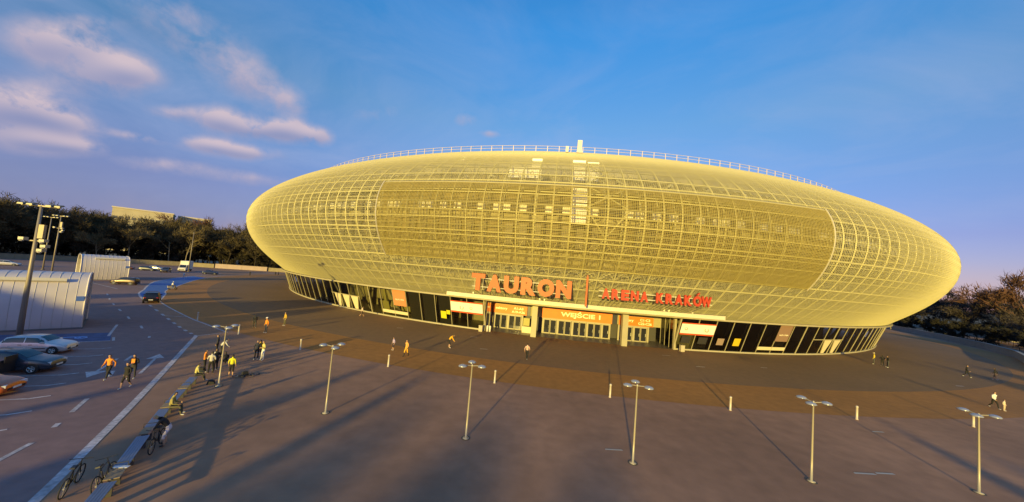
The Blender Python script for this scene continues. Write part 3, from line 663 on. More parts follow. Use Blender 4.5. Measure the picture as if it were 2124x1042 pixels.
def plaza_lamp():
    r=thing('plaza_lamp',(0,0,0))
    b=MB(); b.lathe([(0,0),(.19,0),(.19,.03),(.062,.05),(.056,1.2),(.038,4.15),(.05,4.17),(.05,4.28),(0,4.3)],12); b.build('pole',pole_m,r,True)
    b=MB(); b.lathe([(0,-.006),(.27,-.006),(.27,.006),(0,.006)],16,Matrix.Translation((0,0,.008))); b.build('base_plate',mat('lamp_base_dark',(.09,.075,.06),.7),r)
    for a,rd_ in ((25,.62),(155,.62),(270,.62)):
        A=Matrix.Rotation(R(a),4,'Z'); b=MB(); b.tube([A@Vector((0,0,4.2)),A@Vector((rd_*.6,0,4.26)),A@Vector((rd_,0,4.22))],.025,5); arm=b.build('arm',pole_m,r)
        b=MB(); b.lathe([(0,.11),(.10,.1),(.2,.065),(.26,.01),(.245,-.025),(.14,-.05),(0,-.055)],16,Matrix.Translation(A@Vector((rd_,0,4.24)))); b.build('dish',dish_m,arm,True)
    return r
L0=plaza_lamp(); lp_lab=['plaza lamp with three dishes standing among the people by the benches','plaza lamp with three dishes left of the entrance, alone on the paving','plaza lamp nearest below the orange TAURON letters','plaza lamp in front of the right end of WEJŚCIE 1','second plaza lamp from the right edge of the plaza','plaza lamp nearest the right edge, beside a bollard']
for i,(p,l) in enumerate(zip(lam,lp_lab)):
    o=L0 if i==0 else copy_tree(L0); q=gpt(p); o.location=q; o.rotation_euler=(0,0,R(180)-math.atan2(q.x-CX,-(q.y-CY))*-1+[.1,-.2,.3,-.1,.25,0][i]); tag(o,l,'lamp','three dish lamps around the plaza')
# floodlight masts
mast_m=mat('mast_steel',(.27,.235,.19),.5,.2); fl_m=mat('floodlight_grey',(.13,.13,.13),.4); camw=mat('cctv_white',(.36,.34,.31),.4)
def mast(base,hh,rad,label,heads=True,cctv=0.):
    r=thing('light_mast',base,R(20),label,'mast','tall masts of the car park')
    b=MB(); b.tube([(0,0,0),(0,0,hh*.5),(0,0,hh)],[rad,rad*.75,rad*.5],10); b.build('pole',mast_m,r,True)
    b=MB(); b.lathe([(0,0),(rad*1.9,0),(rad*1.9,.25),(rad*1.05,.3)],10); b.build('pole_base',mat('mast_foot_dark',(.12,.11,.11),.7),r)
    if heads:
        b=MB(); b.box((0,0,hh),(2.6,.12,.12)); b.build('crossarm',mast_m,r)
        for x in (-1.2,-.6,.65,1.25):
            b=MB(); b.box((x,-.1,hh+.14),(.42,.55,.13),Matrix.Rotation(R(18),3,'X'),0,.8); b.build('floodlight',fl_m,r)
    if cctv:
        b=MB(); b.box((0,0,cctv),(1.5,.09,.09)); b.build('bracket',mast_m,r)
        for x,z in ((-.75,.15),(.6,.05),(.75,-.45),(.55,-.85)):
            b=MB(); b.box((x,-.1,cctv+z),(.35,.5,.26)); b.lathe([(0,-.1),(.14,-.05),(.16,.08),(0,.1)],8,Matrix.Translation((x,-.25,cctv+z-.18))); b.build('camera_unit',camw,r)
        b=MB(); b.box((.32,0,cctv+.9),(.35,.3,1.3)); b.build('equipment_box',mast_m,r)
    return r
mast((-44.6,31.1,0),12.4,.2,'thick mast with cameras standing against the nearer white shelter',True,9.1)
mast((-122.9,87.9,0),14.0,.16,'thin floodlight mast farther off, left of the pair behind the shelters',True)
mast((-111.4,81.3,0),14.2,.17,'floodlight mast with a white box, just left of the farther shelter',True,11.2)
mast((-115.5,119.8,0),14.5,.15,'bare pale pole rising right behind the white box van',False)
# ------------------------------------------------------------------ shelters
def shelter(A,d,L,D,Hh,label,open_end):
    """barrel shelter: A front corner at the far right, d axis direction towards the right, built leftwards"""
    d=Vector((*d,0)).normalized(); n=Vector((-d.y,d.x,0))
    r=thing('barrel_shelter',(A[0],A[1],0),math.atan2(d.y,d.x),label,'shelter','white barrel shelters in the car park')
    # local: x along axis (0 at right end, -L left), y depth (0 front .. D back)
    prof=[(.35,0),(.1,.8),(0,1.8),(.0,2.9),(.12,3.8),(.45,4.7),(1.0,5.3),(1.7,5.6),(2.6,5.72),(D-2.2,5.72),(D-1.2,5.45),(D-.4,4.6),(D,3.2),(D,1.6),(D-.2,0)]
    prof=[(y,z*Hh/5.72) for y,z in prof]
    sk=mat('shelter_white_cladding',(.56,.52,.55),.45,0,.06,.7); rb=mat('shelter_seam',(.52,.50,.52),.5); n_=int(L/.62); w=L/n_
    for i in range(n_):
        b=MB(); x0,x1=-w*i-.03,-w*(i+1)+.03; k=len(prof)
        b.add([(x0,y,z) for y,z in prof]+[(x1,y,z) for y,z in prof],[(j,j+1,k+j+1,k+j) for j in range(k-1)]); b.build('cladding_panel',sk,r,True)
    b=MB(); k=len(prof); inn=[(y*.94+D*.03,z*.975) for y,z in prof]
    b.add([(-.02,y,z) for y,z in inn]+[(-L+.02,y,z) for y,z in inn],[(j,k+j,k+j+1,j+1) for j in range(k-1)]); b.build('inner_lining',mat('shelter_lining',(.62,.56,.42),.7),r)
    for i in range(n_+1):
        b=MB(); b.tube([(-w*i,y,z) for y,z in prof],.026 if 0<i<n_ else .08,4,False); b.build('seam_rib',rb if 0<i<n_ else sk,r)
    b=MB(); pr=[(0,y,z) for y,z in inn]; b.add(pr,[tuple(range(len(pr)))]); b.build('end_wall',mat('shelter_end_glass',(.10,.11,.13),.2),r)
    if not open_end:
        b=MB(); b.add([(-L,y,z) for y,z in inn],[tuple(range(len(pr)))[::-1]]); b.build('end_wall',sk,r)
    else:
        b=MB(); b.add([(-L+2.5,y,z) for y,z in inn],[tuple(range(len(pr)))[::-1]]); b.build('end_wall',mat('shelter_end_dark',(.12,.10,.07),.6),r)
    b=MB(); b.box((-L*.42,.62,4.98*Hh/5.72),(L*.62,.5,.34),Matrix.Rotation(R(-38),3,'X')); b.build('roof_vent',mat('shelter_vent',(.62,.57,.44),.5),r)
    b=MB(); b.box((-L/2,D/2,.04),(L+.3,D+.3,.1)); b.build('footing',mat('shelter_footing',(.13,.12,.12),.8),r)
    b=MB(); b.box((-.35,-.03,3.2),(.55,.05,.5)); b.build('sign_plate',mat('shelter_sign_blue',(.08,.16,.5),.4),r)
    return r
shelter((-45.5,36.2),(.66,.75),13,6.2,5.75,'large white ribbed barrel shelter cut by the left edge',False)
shelter((-92.0,80.6),(.55,.835),7.2,7.6,5.6,'smaller sunlit barrel shelter farther off with an open left end',True)
# ------------------------------------------------------------------ vehicles
tyre=mat('tyre_rubber',(.02,.02,.021),.85); rim_m=mat('wheel_rim_alloy',(.55,.54,.52),.35,.6); blackp=mat('black_plastic',(.02,.02,.022),.5)
def car(name,kind,colr,label,loc,rz,L=4.1,W=1.7,H=1.45,group='cars',detail=True,rimc=None,cat='car'):
    r=thing(name,loc,rz,label,cat,group)
    hw=W/2
    if kind=='hatch':   st=[(-.50,.34,.62,.66,.80),(-.492,.24,.80,.84,.93),(-.46,.2,.88,.98,.98),(-.40,.2,.92,1.34,1.0),(-.30,.2,.92,1.42,1.0),(-.10,.2,.91,1.45,1.0),(.06,.2,.90,1.40,1.0),(.14,.2,.89,1.24,1.0),(.235,.2,.88,.93,.99),(.36,.2,.83,.86,.97),(.44,.2,.74,.77,.92),(.485,.24,.60,.63,.84),(.50,.34,.50,.52,.74)]
    elif kind=='estate':st=[(-.50,.36,.62,.66,.80),(-.492,.26,.84,.90,.93),(-.47,.22,.90,1.22,.98),(-.43,.22,.94,1.42,1.0),(-.25,.22,.93,1.47,1.0),(-.05,.22,.92,1.47,1.0),(.08,.22,.91,1.40,1.0),(.16,.22,.90,1.20,1.0),(.25,.22,.89,.94,.99),(.37,.22,.84,.87,.97),(.45,.22,.75,.78,.92),(.488,.26,.62,.65,.84),(.50,.36,.52,.54,.74)]
    elif kind=='suv':   st=[(-.50,.42,.74,.78,.84),(-.49,.3,.96,1.02,.95),(-.47,.28,1.02,1.38,.98),(-.43,.28,1.05,1.60,1.0),(-.25,.28,1.05,1.68,1.0),(-.02,.28,1.04,1.68,1.0),(.10,.28,1.03,1.60,1.0),(.17,.28,1.02,1.36,1.0),(.25,.28,1.0,1.08,.99),(.40,.28,.95,1.0,.97),(.47,.30,.84,.88,.92),(.49,.34,.70,.74,.86),(.50,.42,.6,.64,.8)]
    else:               st=[(-.50,.36,.66,.70,.80),(-.49,.24,.86,.92,.92),(-.42,.2,.92,.99,.98),(-.33,.2,.93,1.06,1.0),(-.22,.2,.92,1.36,1.0),(-.05,.2,.91,1.42,1.0),(.06,.2,.9,1.38,1.0),(.15,.2,.89,1.18,1.0),(.24,.2,.88,.93,.99),(.37,.2,.82,.85,.97),(.45,.2,.72,.75,.92),(.487,.24,.58,.61,.84),(.50,.34,.48,.5,.74)]
    Hs=H/max(s[3] for s in st)
    st=[(s[0]*L,s[1]*Hs,s[2]*Hs,s[3]*Hs,s[4]*hw) for s in st]
    def sect(s):
        x,zl,zb,zt,w=s; cab=min(1,max(0,(zt-zb)/(.3*Hs)))
        wt=w*(.93-.17*cab); return [(x,0,zl),(x,w*.86,zl),(x,w*.975,zl+.1*Hs),(x,w,zl+(zb-zl)*.55),(x,w*.965,zb),(x,(w*.965+wt)/2+.01*cab,(zb+zt)/2),(x,wt,zt-.05*Hs*cab),(x,wt*.86,zt),(x,0,zt+.025*Hs)]
    S=[sect(s) for s in st]; m_=len(S[0]); vs=[];fs=[]
    ring=[]
    for s in S: ring.append(s+[(x,-y,z) for x,y,z in s[-2:0:-1]])
    k=len(ring[0])
    for q in ring: vs+=q
    for i in range(len(ring)-1):
        for j in range(k): fs.append((i*k+j,(i+1)*k+j,(i+1)*k+(j+1)%k,i*k+(j+1)%k))
    fs.append(tuple(range(k))); fs.append(tuple((len(ring)-1)*k+j for j in range(k-1,-1,-1)))
    b=MB(); b.add(vs,fs); body=b.build('body',paint(colr[0],colr[1]),r,True)
    def interp(x):
        xs=[s[0] for s in st]; x=min(max(x,xs[0]),xs[-1])
        for i in range(len(xs)-1):
            if xs[i]<=x<=xs[i+1]:
                t=(x-xs[i])/(xs[i+1]-xs[i]); return [tuple(a+(c-a)*t for a,c in zip(p,q)) for p,q in zip(S[i],S[i+1])]
    cab=[s for s in st if s[3]-s[2]>.34*Hs]; xa,xb=cab[0][0],cab[-1][0]
    xm=(xa+xb)/2+.02*L
    gm=car_glass()
    for sgn in (-1,1):
        for u0,u1 in ((xa-.02*L,xm-.03),(xm+.03,xb+.03*L)):
            b=MB(); vs=[]; n=5
            for i in range(n+1):
                p=interp(u0+(u1-u0)*i/n); q4,q6=Vector(p[4]),Vector(p[6]); q5=Vector(p[5])
                for t in (.10,.5,.90):
                    v=(q4.lerp(q5,t*2) if t<.5 else q5.lerp(q6,(t-.5)*2)); v.y+=.012; v.y*=sgn; vs.append(v)
            fs=[]
            for i in range(n):
                for j in range(2): fs.append((i*3+j,i*3+3+j,i*3+4+j,i*3+1+j))
            b.add(vs,fs); b.build('side_window',gm,r,True)
    def screen(nm,x0,x1):
        b=MB(); vs=[];n=4
        for i in range(n+1):
            p=interp(x0+(x1-x0)*i/n); wt=p[7][1]*.98; zt=p[7][2]; zc=p[8][2]
            for yy in (-1,-.5,0,.5,1): vs.append((p[7][0],wt*yy,zc+(zt-zc)*abs(yy)+.012+.004))
        fs=[]
        for i in range(n):
            for j in range(4): fs.append((i*5+j,(i+1)*5+j,(i+1)*5+j+1,i*5+j+1))
        b.add(vs,fs); b.build(nm,gm,r,True)
    fx=[s[0] for s in st]; roof=[s for s in st if s[3]>.955*H]
    iw=[i for i,s in enumerate(st) if s[3]-s[2]<.12*Hs and s[0]>0][0]
    screen('windscreen',st[iw][0]-.03*L,roof[-1][0]+.01*L)
    ir=[i for i,s in enumerate(st) if s[3]-s[2]>.09*Hs][0]
    screen('rear_window',st[ir][0]+.004*L,roof[0][0]-.01*L)
    wr=.31*(H/1.45)
    for xx in (-.31*L,.315*L):
        for sgn in (-1,1):
            Mw=Matrix.Translation((xx,sgn*(hw-.10),wr))@Matrix.Rotation(R(-90*sgn),4,'X')
            b=MB(); b.lathe([(wr*.55,.10),(wr*.9,.115),(wr,.07),(wr,-.09),(wr*.8,-.1)],18,Mw); wh=b.build('wheel',tyre,r,True)
            b=MB(); b.lathe([(0,.085),(wr*.2,.095),(wr*.22,.07)],12,Mw)
            for q in range(5):
                a=q*2*math.pi/5; b.tube([Mw@Vector((wr*.1*math.cos(a),wr*.1*math.sin(a),.09)),Mw@Vector((wr*.6*math.cos(a),wr*.6*math.sin(a),.095))],[.04,.05],4)
            b.lathe([(wr*.56,.10),(wr*.63,.118),(wr*.66,.10)],18,Mw); b.build('rim',rimc or rim_m,wh)
            b=MB(); b.lathe([(0,0),(wr*1.12,0),(wr*1.14,.02),(wr*1.1,.03),(0,.03)],18,Matrix.Translation((xx,sgn*(hw-.005),wr+.02))@Matrix.Rotation(R(-90*sgn),4,'X')@Matrix.Translation((0,0,-.03))); b.build('wheel_arch',blackp,r)
    if detail:
        for sgn in (-1,1):
            f=interp(.478*L); zz=(f[4][2]+f[2][2])/2+.08
            b=MB(); b.box((.468*L,sgn*hw*.62,zz+.06),(.16,.34,.15),Matrix.Rotation(R(-22*sgn),3,'Z')); b.build('headlight',mat('headlight_glass',(.6,.62,.65),.1),r)
            b=MB(); b.box((-.488*L,sgn*hw*.74,.80*Hs),(.08,.24,.28)); b.build('tail_light',mat('tail_light_red',(.35,.02,.015),.25),r)
            p=interp(xb-.01*L); b=MB(); b.box((xb+.02*L,sgn*(hw*1.05),p[4][2]+.07),(.13,.2,.14)); b.build('mirror',paint(colr[0],colr[1]),r)
            for xx in (xm-.02*L,xb-.12*L):
                b=MB(); b.box((xx-.12,sgn*(hw*.985),p[4][2]-.1),(.2,.05,.035)); b.build('door_handle',blackp,r)
            b=MB(); b.box((.0,sgn*(hw*1.0),.5*Hs),(L*.42,.03,.07)); b.build('side_moulding',blackp,r)
        b=MB(); b.box((.496*L,0,.42*Hs),(.05,W*.62,.14)); b.build('grille',blackp,r)
        b=MB(); b.box((.507*L,0,.46*Hs),(.03,.5,.11)); b.build('number_plate',mat('plate_white',(.75,.75,.72),.5),r)
        b=MB(); b.box((-.503*L,0,.56*Hs),(.03,.5,.11)); b.build('number_plate',mat('plate_white',(.75,.75,.72),.5),r)
    return r
bd=math.atan2(-bay.y,-bay.x)           # cars face along the bays towards the lane
nb=Vector((.62,.785,0))
def parked(i,back): 
    T=Vector((*ticks[i],0)); T2=Vector((*ticks[i+1],0)); return (T+T2)/2+bay*back+Vector((0,0,.012))
car('parked_car','hatch',('silver',(.60,.58,.58)),'silver five door hatchback parked nearest the blue cycle bay',parked(0,2.55)+Vector((-.9,-.1,0)),bd,3.9,1.66,1.43,'cars parked in the left bays')
g_=car('parked_car','estate',('steel_blue',(.045,.055,.075)),'dark estate car with its front door standing open',parked(2,2.6)+Vector((-.2,-.1,0)),bd,4.5,1.76,1.5,'cars parked in the left bays')
b=MB(); b.box((.55,-1.25,.72),(.08,1.0,.85),Matrix.Rotation(R(-8),3,'Z')); b.box((.62,-1.2,1.18),(.06,.85,.42)); b.build('open_door',blackp,g_)
car('parked_car','sedan',('orange',(.55,.13,.02)),'orange car with pale alloy wheels cut by the left edge',parked(4,2.75)+Vector((-.2,-.25,0)),bd,4.3,1.75,1.4,'cars parked in the left bays',True,mat('wheel_rim_gold',(.66,.60,.36),.4,.3))
car('moving_car','suv',('black',(.012,.012,.014)),'black car driving away on the curved lane by the blue paint',(-58.6,55.3,.012),R(133),4.5,1.85,1.72,'cars beyond the plaza')
far=[('suv',('dark_brown',(.05,.03,.02)),'dark brown car parked at the foot of the farther shelter',(-84,73.2),R(200)),
 ('sedan',('brick',(.16,.05,.03)),'reddish brown car just right of the farther shelter',(-127,110),R(30)),
 ('hatch',('navy',(.03,.04,.07)),'dark navy hatchback left of the crowd of parked cars by the van',(-121,111.5),R(20)),
 ('sedan',('pale_grey',(.5,.5,.52)),'pale grey car parked behind the dark hatchback by the wood',(-125,117.5),R(15)),
 ('suv',('graphite',(.06,.055,.05)),'graphite car parked just left of the white box van',(-114.5,111),R(-60)),
 ('sedan',('dark_blue',(.025,.035,.09)),'dark blue car parked alone beyond the blue lane',(-105.5,117.5),R(28)),
 ('hatch',('light_silver',(.55,.55,.56)),'light silver car far off by the wall at the left edge',(-137,91),R(35)),
 ('sedan',('charcoal',(.05,.05,.055)),'charcoal car roof showing between the two shelters',(-92.5,66.8),R(50)),
 ('hatch',('slate',(.10,.10,.12)),'slate car at the left edge just above the near shelter',(-62,41.5),R(50))]
for kd,cl,lb,(x,y),rz in far: car('parked_car',kd,cl,lb,(x,y,.012),rz,4.3,1.75,1.62 if kd=='suv' else 1.45,'cars beyond the plaza',False)
# box van
v=thing('box_van',(-118.5,121.5,.012),R(-62),'white box van parked below the pale bare pole','van')
wv=mat('van_white',(.72,.70,.66),.5)
b=MB(); b.box((-1.2,0,2.3),(4.4,2.3,2.9)); b.build('cargo_box',wv,v)
b=MB(); b.prism([(1.0,.45),(3.1,.45),(3.15,1.15),(2.55,1.4),(1.95,2.35),(1.0,2.45)],-1.0,1.0); me=b.mesh('cab',wv); me.transform(Matrix.Rotation(R(90),4,'X')); put('cab',me,v)
b=MB(); b.add([(2.56,-.9,1.43),(2.56,.9,1.43),(1.99,.85,2.32),(1.99,-.85,2.32)],[(0,1,2,3)]); me=b.mesh('windscreen',car_glass()); me.transform(Matrix.Translation((.03,0,.02))); put('windscreen',me,v)
for s_ in (-1,1):
    b=MB(); b.box((1.75,s_*1.01,1.75),(1.0,.03,.7)); b.build('side_window',car_glass(),v); b=MB(); b.box((3.12,s_*.7,.95),(.08,.35,.2)); b.build('headlight',mat('headlight_glass',(.6,.62,.65),.1),v)
    for x in (-2.3,2.0):
        b=MB(); b.lathe([(.1,.12),(.36,.12),(.4,.08),(.4,-.12),(.1,-.12)],14,Matrix.Translation((x,s_*.95,.4))@Matrix.Rotation(R(90),4,'X')); b.build('wheel',tyre,v)
b=MB(); b.box((-.3,0,.65),(6.2,1.9,.3)); b.build('chassis',blackp,v)
b=MB(); b.box((3.13,0,.72),(.06,1.5,.22)); b.build('bumper',blackp,v)
# ------------------------------------------------------------------ bicycles
def bicycle(loc,rz,label,colr,lean=0.,group='bicycles by the benches',roll=0.):
    r=thing('bicycle',loc,rz,label,'bicycle',group); r.rotation_euler=(R(roll),0,rz)
    fm=mat('bike_frame_'+colr[0],colr[1],.35,.2)
    for x in (-.52,.55):
        b=MB(); b.tube([(x+.33*math.cos(i*math.pi/10),0,.34+.33*math.sin(i*math.pi/10)) for i in range(20)],.024,5,closed=True); wh=b.build('wheel',tyre,r,True)
        b=MB(); b.tube([(x-.05,0,.34),(x+.05,0,.34)],.03,6)
        for i in range(8): a=i*math.pi/4; b.tube([(x,0,.34),(x+.31*math.cos(a),0,.34+.31*math.sin(a))],.004,3,False)
        b.build('spokes',rim_m,wh)
    b=MB(); S=(-.14,0,.80);BB=(-.06,0,.32);HT=(.36,0,.86);HB=(.40,0,.70)
    for p,q in ((S,BB),(S,HT),(BB,HB),(HT,HB),(S,(-.52,0,.34)),(BB,(-.52,0,.34)),(HB,(.55,0,.34))): b.tube([p,q],.021,6)
    b.tube([S,(-.17,0,.93)],.014,5); b.build('frame',fm,r,True)
    b=MB(); b.box((-.19,0,.955),(.27,.15,.05),None,0,.8); b.build('saddle',blackp,r)
    b=MB(); b.tube([HT,(.34,0,1.0)],.015,5); b.tube([(.28,-.32,1.04),(.36,-.1,1.0),(.36,.1,1.0),(.28,.32,1.04)],.014,5); b.build('handlebar',blackp,r)
    b=MB(); b.lathe([(.0,-.008),(.09,-.008),(.09,.008),(0,.008)],12,Matrix.Translation(Vector(BB)+Vector((0,.05,0)))@Matrix.Rotation(R(90),4,'X')); b.tube([(-.06,.06,.32),(.05,.09,.2)],.011,4); b.tube([(-.06,-.06,.32),(-.17,-.09,.44)],.011,4); b.build('crank',blackp,r)
    return r
bicycle((-16.5,13.6,.012),R(122),'dark bicycle propped up across the thick white line at the bottom edge',('black',(.02,.02,.022)),roll=5)
bicycle((-15.5,13.95,.012),R(118),'dark bicycle leaning against the nearest bench seat',('graphite',(.035,.035,.04)),roll=-12)
bicycle((-16.4,16.7,.012),R(-62),'black bicycle held by the person in white shorts',('jet',(.012,.012,.014)),roll=3)
bicycle((-20.3,27.0,.05),R(40),'bicycle lying on its side behind the person in yellow',('coal',(.02,.02,.02)),roll=82)
# ------------------------------------------------------------------ benches
bm_b=mat('bench_metal_top',(.17,.20,.28),.35,.3,.06,3); bm_w=mat('bench_wood_slat',(.26,.20,.13),.6,0,.2,6); bm_l=mat('bench_leg_dark',(.06,.06,.065),.5)
def bench(A,B,label,slat_end):
    A=Vector((*A,0));B=Vector((*B,0)); d=B-A; L=d.length; r=thing('bench',A,math.atan2(d.y,d.x),label,'bench','benches in a row along the plaza edge')
    n=5; w=.46
    for i in range(n):
        b=MB(); y=-w/2+(i+.5)*w/n; b.box((L*.62,y,.455),(L*.74,w/n-.012,.045)); b.build('slat',bm_b,r)
    for i in range(9):
        b=MB(); b.box((L*.03+i*L*.026,0,.455),(L*.02,w,.04)); b.build('slat',bm_w,r)
    for x in (L*.12,L*.5,L*.92):
        b=MB(); b.box((x,0,.215),(.08,w*.8,.43)); b.build('leg',bm_l,r)
    b=MB(); b.box((L*.5,0,.42),(L*.96,.08,.03)); b.build('beam',bm_l,r)
    b=MB(); b.tube([(L*.245,-w/2,.47),(L*.245,-w/2,.66),(L*.245,w/2,.66),(L*.245,w/2,.47)],.022,5); b.build('armrest',bm_l,r)
    return r
bp=[(-13.6,11.4),(-15.0,13.6),(-17.3,16.9),(-19.2,19.7),(-20.9,22.4),(-22.2,24.6)]
bl_=['bench at the bottom edge with a bicycle against it','blue topped bench with a white paper lying on it','bench with slatted end beside the person holding a bicycle','bench beyond the seated person in olive','last bench of the row, ending at the person in yellow green']
for (a,b_),l in zip(zip(bp[:-1],bp[1:]),bl_):
    a=Vector((*a,0));b_=Vector((*b_,0)); e=(b_-a)*.02; bench((a+e)[:2],(b_-e)[:2],l,0)
b=MB(); b.box((0,0,.006),(.55,.16,.012)); b.build('paper',mat('paper_white',(.8,.8,.8),.6),None,loc=(-15.55,14.45,.48),rz=R(10),label='white paper lying on the blue topped bench',cat='paper')
# ------------------------------------------------------------------ people
skin_c=mat('skin_tone',(.45,.27,.18),.6); hair_c=mat('hair_dark',(.03,.022,.016),.7); hair_b=mat('hair_fair',(.40,.28,.12),.7)
CLO={}
def cloth(c):
    k='cloth_%d_%d_%d'%tuple(int(v*255) for v in c); return mat(k,c,.85,0,.1,8)
def person_mesh(pose):
    V=[];E=[];Rd=[];reg=[]      # region: per vertex
    def v(p,r,g): V.append(p);Rd.append(r if isinstance(r,tuple) else (r,r));reg.append(g);return len(V)-1
    def e(a,b): E.append((a,b))
    P=pose; pz=P.get('pelvis',.94); lean=P.get('lean',0.); py=P.get('py',0.)
    def up(h,y0=0): # along leaning spine
        return (0,py+math.sin(lean)*h+y0*math.cos(lean),pz+math.cos(lean)*h-y0*math.sin(lean))
    pel=v((0,py,pz),(.145,.115),3); wa=v(up(.17),(.135,.10),2); ch=v(up(.36),(.17,.115),2); nb_=v(up(.52),(.085,.075),2); nk=v(up(.58,.01),(.055,.055),0)
    hl=P.get('head',0.)
    h1=v(up(.66,.025+hl*.05),(.075,.088),0); h2=v(up(.74,.02+hl*.08),(.08,.098),0); h3=v(up(.81,.01+hl*.1),(.055,.07),1)
    for a,b in ((pel,wa),(wa,ch),(ch,nb_),(nb_,nk),(nk,h1),(h1,h2),(h2,h3)): e(a,b)
    for s in (-1,1):
        S='L' if s<0 else 'R'
        hip=v((s*.095,py,pz-.06),(.095,.10),3); k_=P['knee'+S]; an=P['ank'+S]
        kn=v((s*.11+k_[0]*s,k_[1],k_[2]),(.064,.068),3); mid=v(((s*.11+k_[0]*s+s*.11+an[0]*s)/2,(k_[1]+an[1])/2-.015,(k_[2]+an[2])/2),(.055,.06),4); ak=v((s*.11+an[0]*s,an[1],an[2]),(.042,.045),4)
        he=v((s*.115+an[0]*s,an[1]+.02,an[2]-.045),(.042,.04),5); to=v((s*.13+an[0]*s,an[1]+.17,an[2]-.055),(.042,.03),5)
        for a,b in ((pel,hip),(hip,kn),(kn,mid),(mid,ak),(ak,he),(he,to)): e(a,b)
        sh0=up(.47); sh=v((s*.18,sh0[1],sh0[2]),(.066,.066),2); el_=P['elb'+S]; wr=P['wri'+S]
        el=v((s*el_[0],sh0[1]+el_[1],sh0[2]+el_[2]),(.046,.046),2); w_=v((s*wr[0],sh0[1]+wr[1],sh0[2]+wr[2]),(.032,.03),6)
        D=(Vector(V[w_])-Vector(V[el])).normalized(); pa_=Vector(V[w_])+D*.07; pa=v(tuple(pa_),(.036,.02),0)
        for a,b in ((ch,sh),(sh,el),(el,w_),(w_,pa)): e(a,b)
        side=D.cross(Vector((s,0,0))); side=side.normalized() if side.length>.1 else Vector((0,1,0)); curl=Vector((-s,0,0))
        for f,(o,l) in enumerate(((-.03,.06),(-.01,.075),(.01,.07),(.03,.055))):
            a=v(tuple(pa_+side*o-D*.01),.0095,0); b=v(tuple(pa_+side*o*1.1+D*l*.55+curl*.006),.0088,0); c=v(tuple(pa_+side*o*1.1+D*l+curl*.024),.0075,0); e(a,b); e(b,c)
        a=v(tuple(pa_+side*.025-D*.05),.011,0); b=v(tuple(pa_+side*.055-D*.015+curl*.01),.0095,0); c=v(tuple(pa_+side*.06+D*.018+curl*.02),.008,0); e(a,b); e(b,c)
    a=v(up(.70,.10+hl*.07),.016,0); b=v(up(.685,.135+hl*.07),.012,0); e(a,b)           # nose
    me=bpy.data.meshes.new('body'); me.from_pydata(V,E,[]); o=bpy.data.objects.new('tmp_body',me); col.objects.link(o)
    md=o.modifiers.new('skin','SKIN'); md.use_smooth_shade=True
    sv=me.skin_vertices[0].data
    seen=set(); adj={i:[] for i in range(len(V))}
    for a,b in E: adj[a].append(b);adj[b].append(a)
    for i in range(len(V)):
        sv[i].radius=Rd[i]; sv[i].use_root=False
        if i not in seen:
            sv[i].use_root=True; stck=[i]
            while stck:
                q=stck.pop()
                if q in seen: continue
                seen.add(q); stck+=adj[q]
    o.modifiers.new('sub','SUBSURF').levels=1
    bpy.context.view_layer.update()
    out=bpy.data.meshes.new_from_object(o.evaluated_get(bpy.context.evaluated_depsgraph_get())); bpy.data.objects.remove(o)
    VV=np.array(V); A=VV[[a for a,b in E]];B=VV[[b for a,b in E]]; RG=[(reg[a],reg[b]) for a,b in E]; rr_=np.array([(max(Rd[a])+max(Rd[b]))/2 for a,b in E])
    out.materials.clear()
    for i in range(7): out.materials.append(skin_c)
    mi=[]
    for p in out.polygons:
        c=np.array(p.center); ab=B-A; t=np.clip(((c-A)*ab).sum(1)/np.maximum((ab*ab).sum(1),1e-9),0,1); d=np.linalg.norm(c-(A+ab*t[:,None]),axis=1)-rr_
        i=int(np.argmin(d)); g=RG[i][0] if t[i]<.5 else RG[i][1]
        if RG[i]==(0,1) or RG[i]==(0,0) and i in (5,6):
            rel=c-(A[i]+ab[i]*t[i]); 
            g=1 if (rel[1]<-.01 or RG[i]==(0,1) and t[i]>.45) else 0
        if RG[i]==(2,6): g=2 if t[i]<.25 else 6
        mi.append(g)
    out.polygons.foreach_set('material_index',mi); out.polygons.foreach_set('use_smooth',[True]*len(mi)); out.name='body'; out.update(); return out
st_=dict(kneeL=(0,.02,.5),kneeR=(0,.03,.5),ankL=(.01,0,.1),ankR=(.02,.02,.1),elbL=(.25,-.03,-.29),elbR=(.25,-.03,-.29),wriL=(.25,.06,-.52),wriR=(.25,.07,-.52))
POSES={'stand':st_,
 'walk':dict(st_,pelvis=.93,lean=.06,kneeL=(0,.20,.53),ankL=(0,.28,.13),kneeR=(0,-.04,.5),ankR=(0,-.36,.2),elbL=(.24,-.17,-.25),wriL=(.23,-.15,-.49),elbR=(.24,.06,-.28),wriR=(.2,.26,-.42)),
 'stride':dict(st_,pelvis=.93,lean=.05,kneeR=(0,.16,.53),ankR=(0,.20,.10),kneeL=(0,-.02,.5),ankL=(0,-.26,.16),elbR=(.25,-.14,-.26),wriR=(.24,-.08,-.5),elbL=(.25,.02,-.29),wriL=(.22,.18,-.47)),
 'chat':dict(st_,elbL=(.27,.02,-.28),wriL=(.14,.24,-.24),elbR=(.26,.0,-.29),wriR=(.12,.22,-.3),kneeR=(.03,.06,.5),ankR=(.06,.06,.1),head=.3),
 'bend':dict(st_,pelvis=.88,lean=.75,py=-.08,kneeL=(.02,.08,.47),kneeR=(.02,.1,.47),elbL=(.22,.12,-.27),wriL=(.18,.26,-.46),elbR=(.22,.14,-.27),wriR=(.16,.3,-.45),head=.6),
 'sit':dict(st_,pelvis=.55,lean=.16,py=-.1,kneeL=(.04,.36,.52),kneeR=(.06,.37,.52),ankL=(.04,.4,.1),ankR=(.08,.44,.1),elbL=(.25,.04,-.28),wriL=(.2,.26,-.34),elbR=(.25,.04,-.28),wriR=(.18,.27,-.35),head=.4)}
PM={k:person_mesh(v) for k,v in POSES.items()}
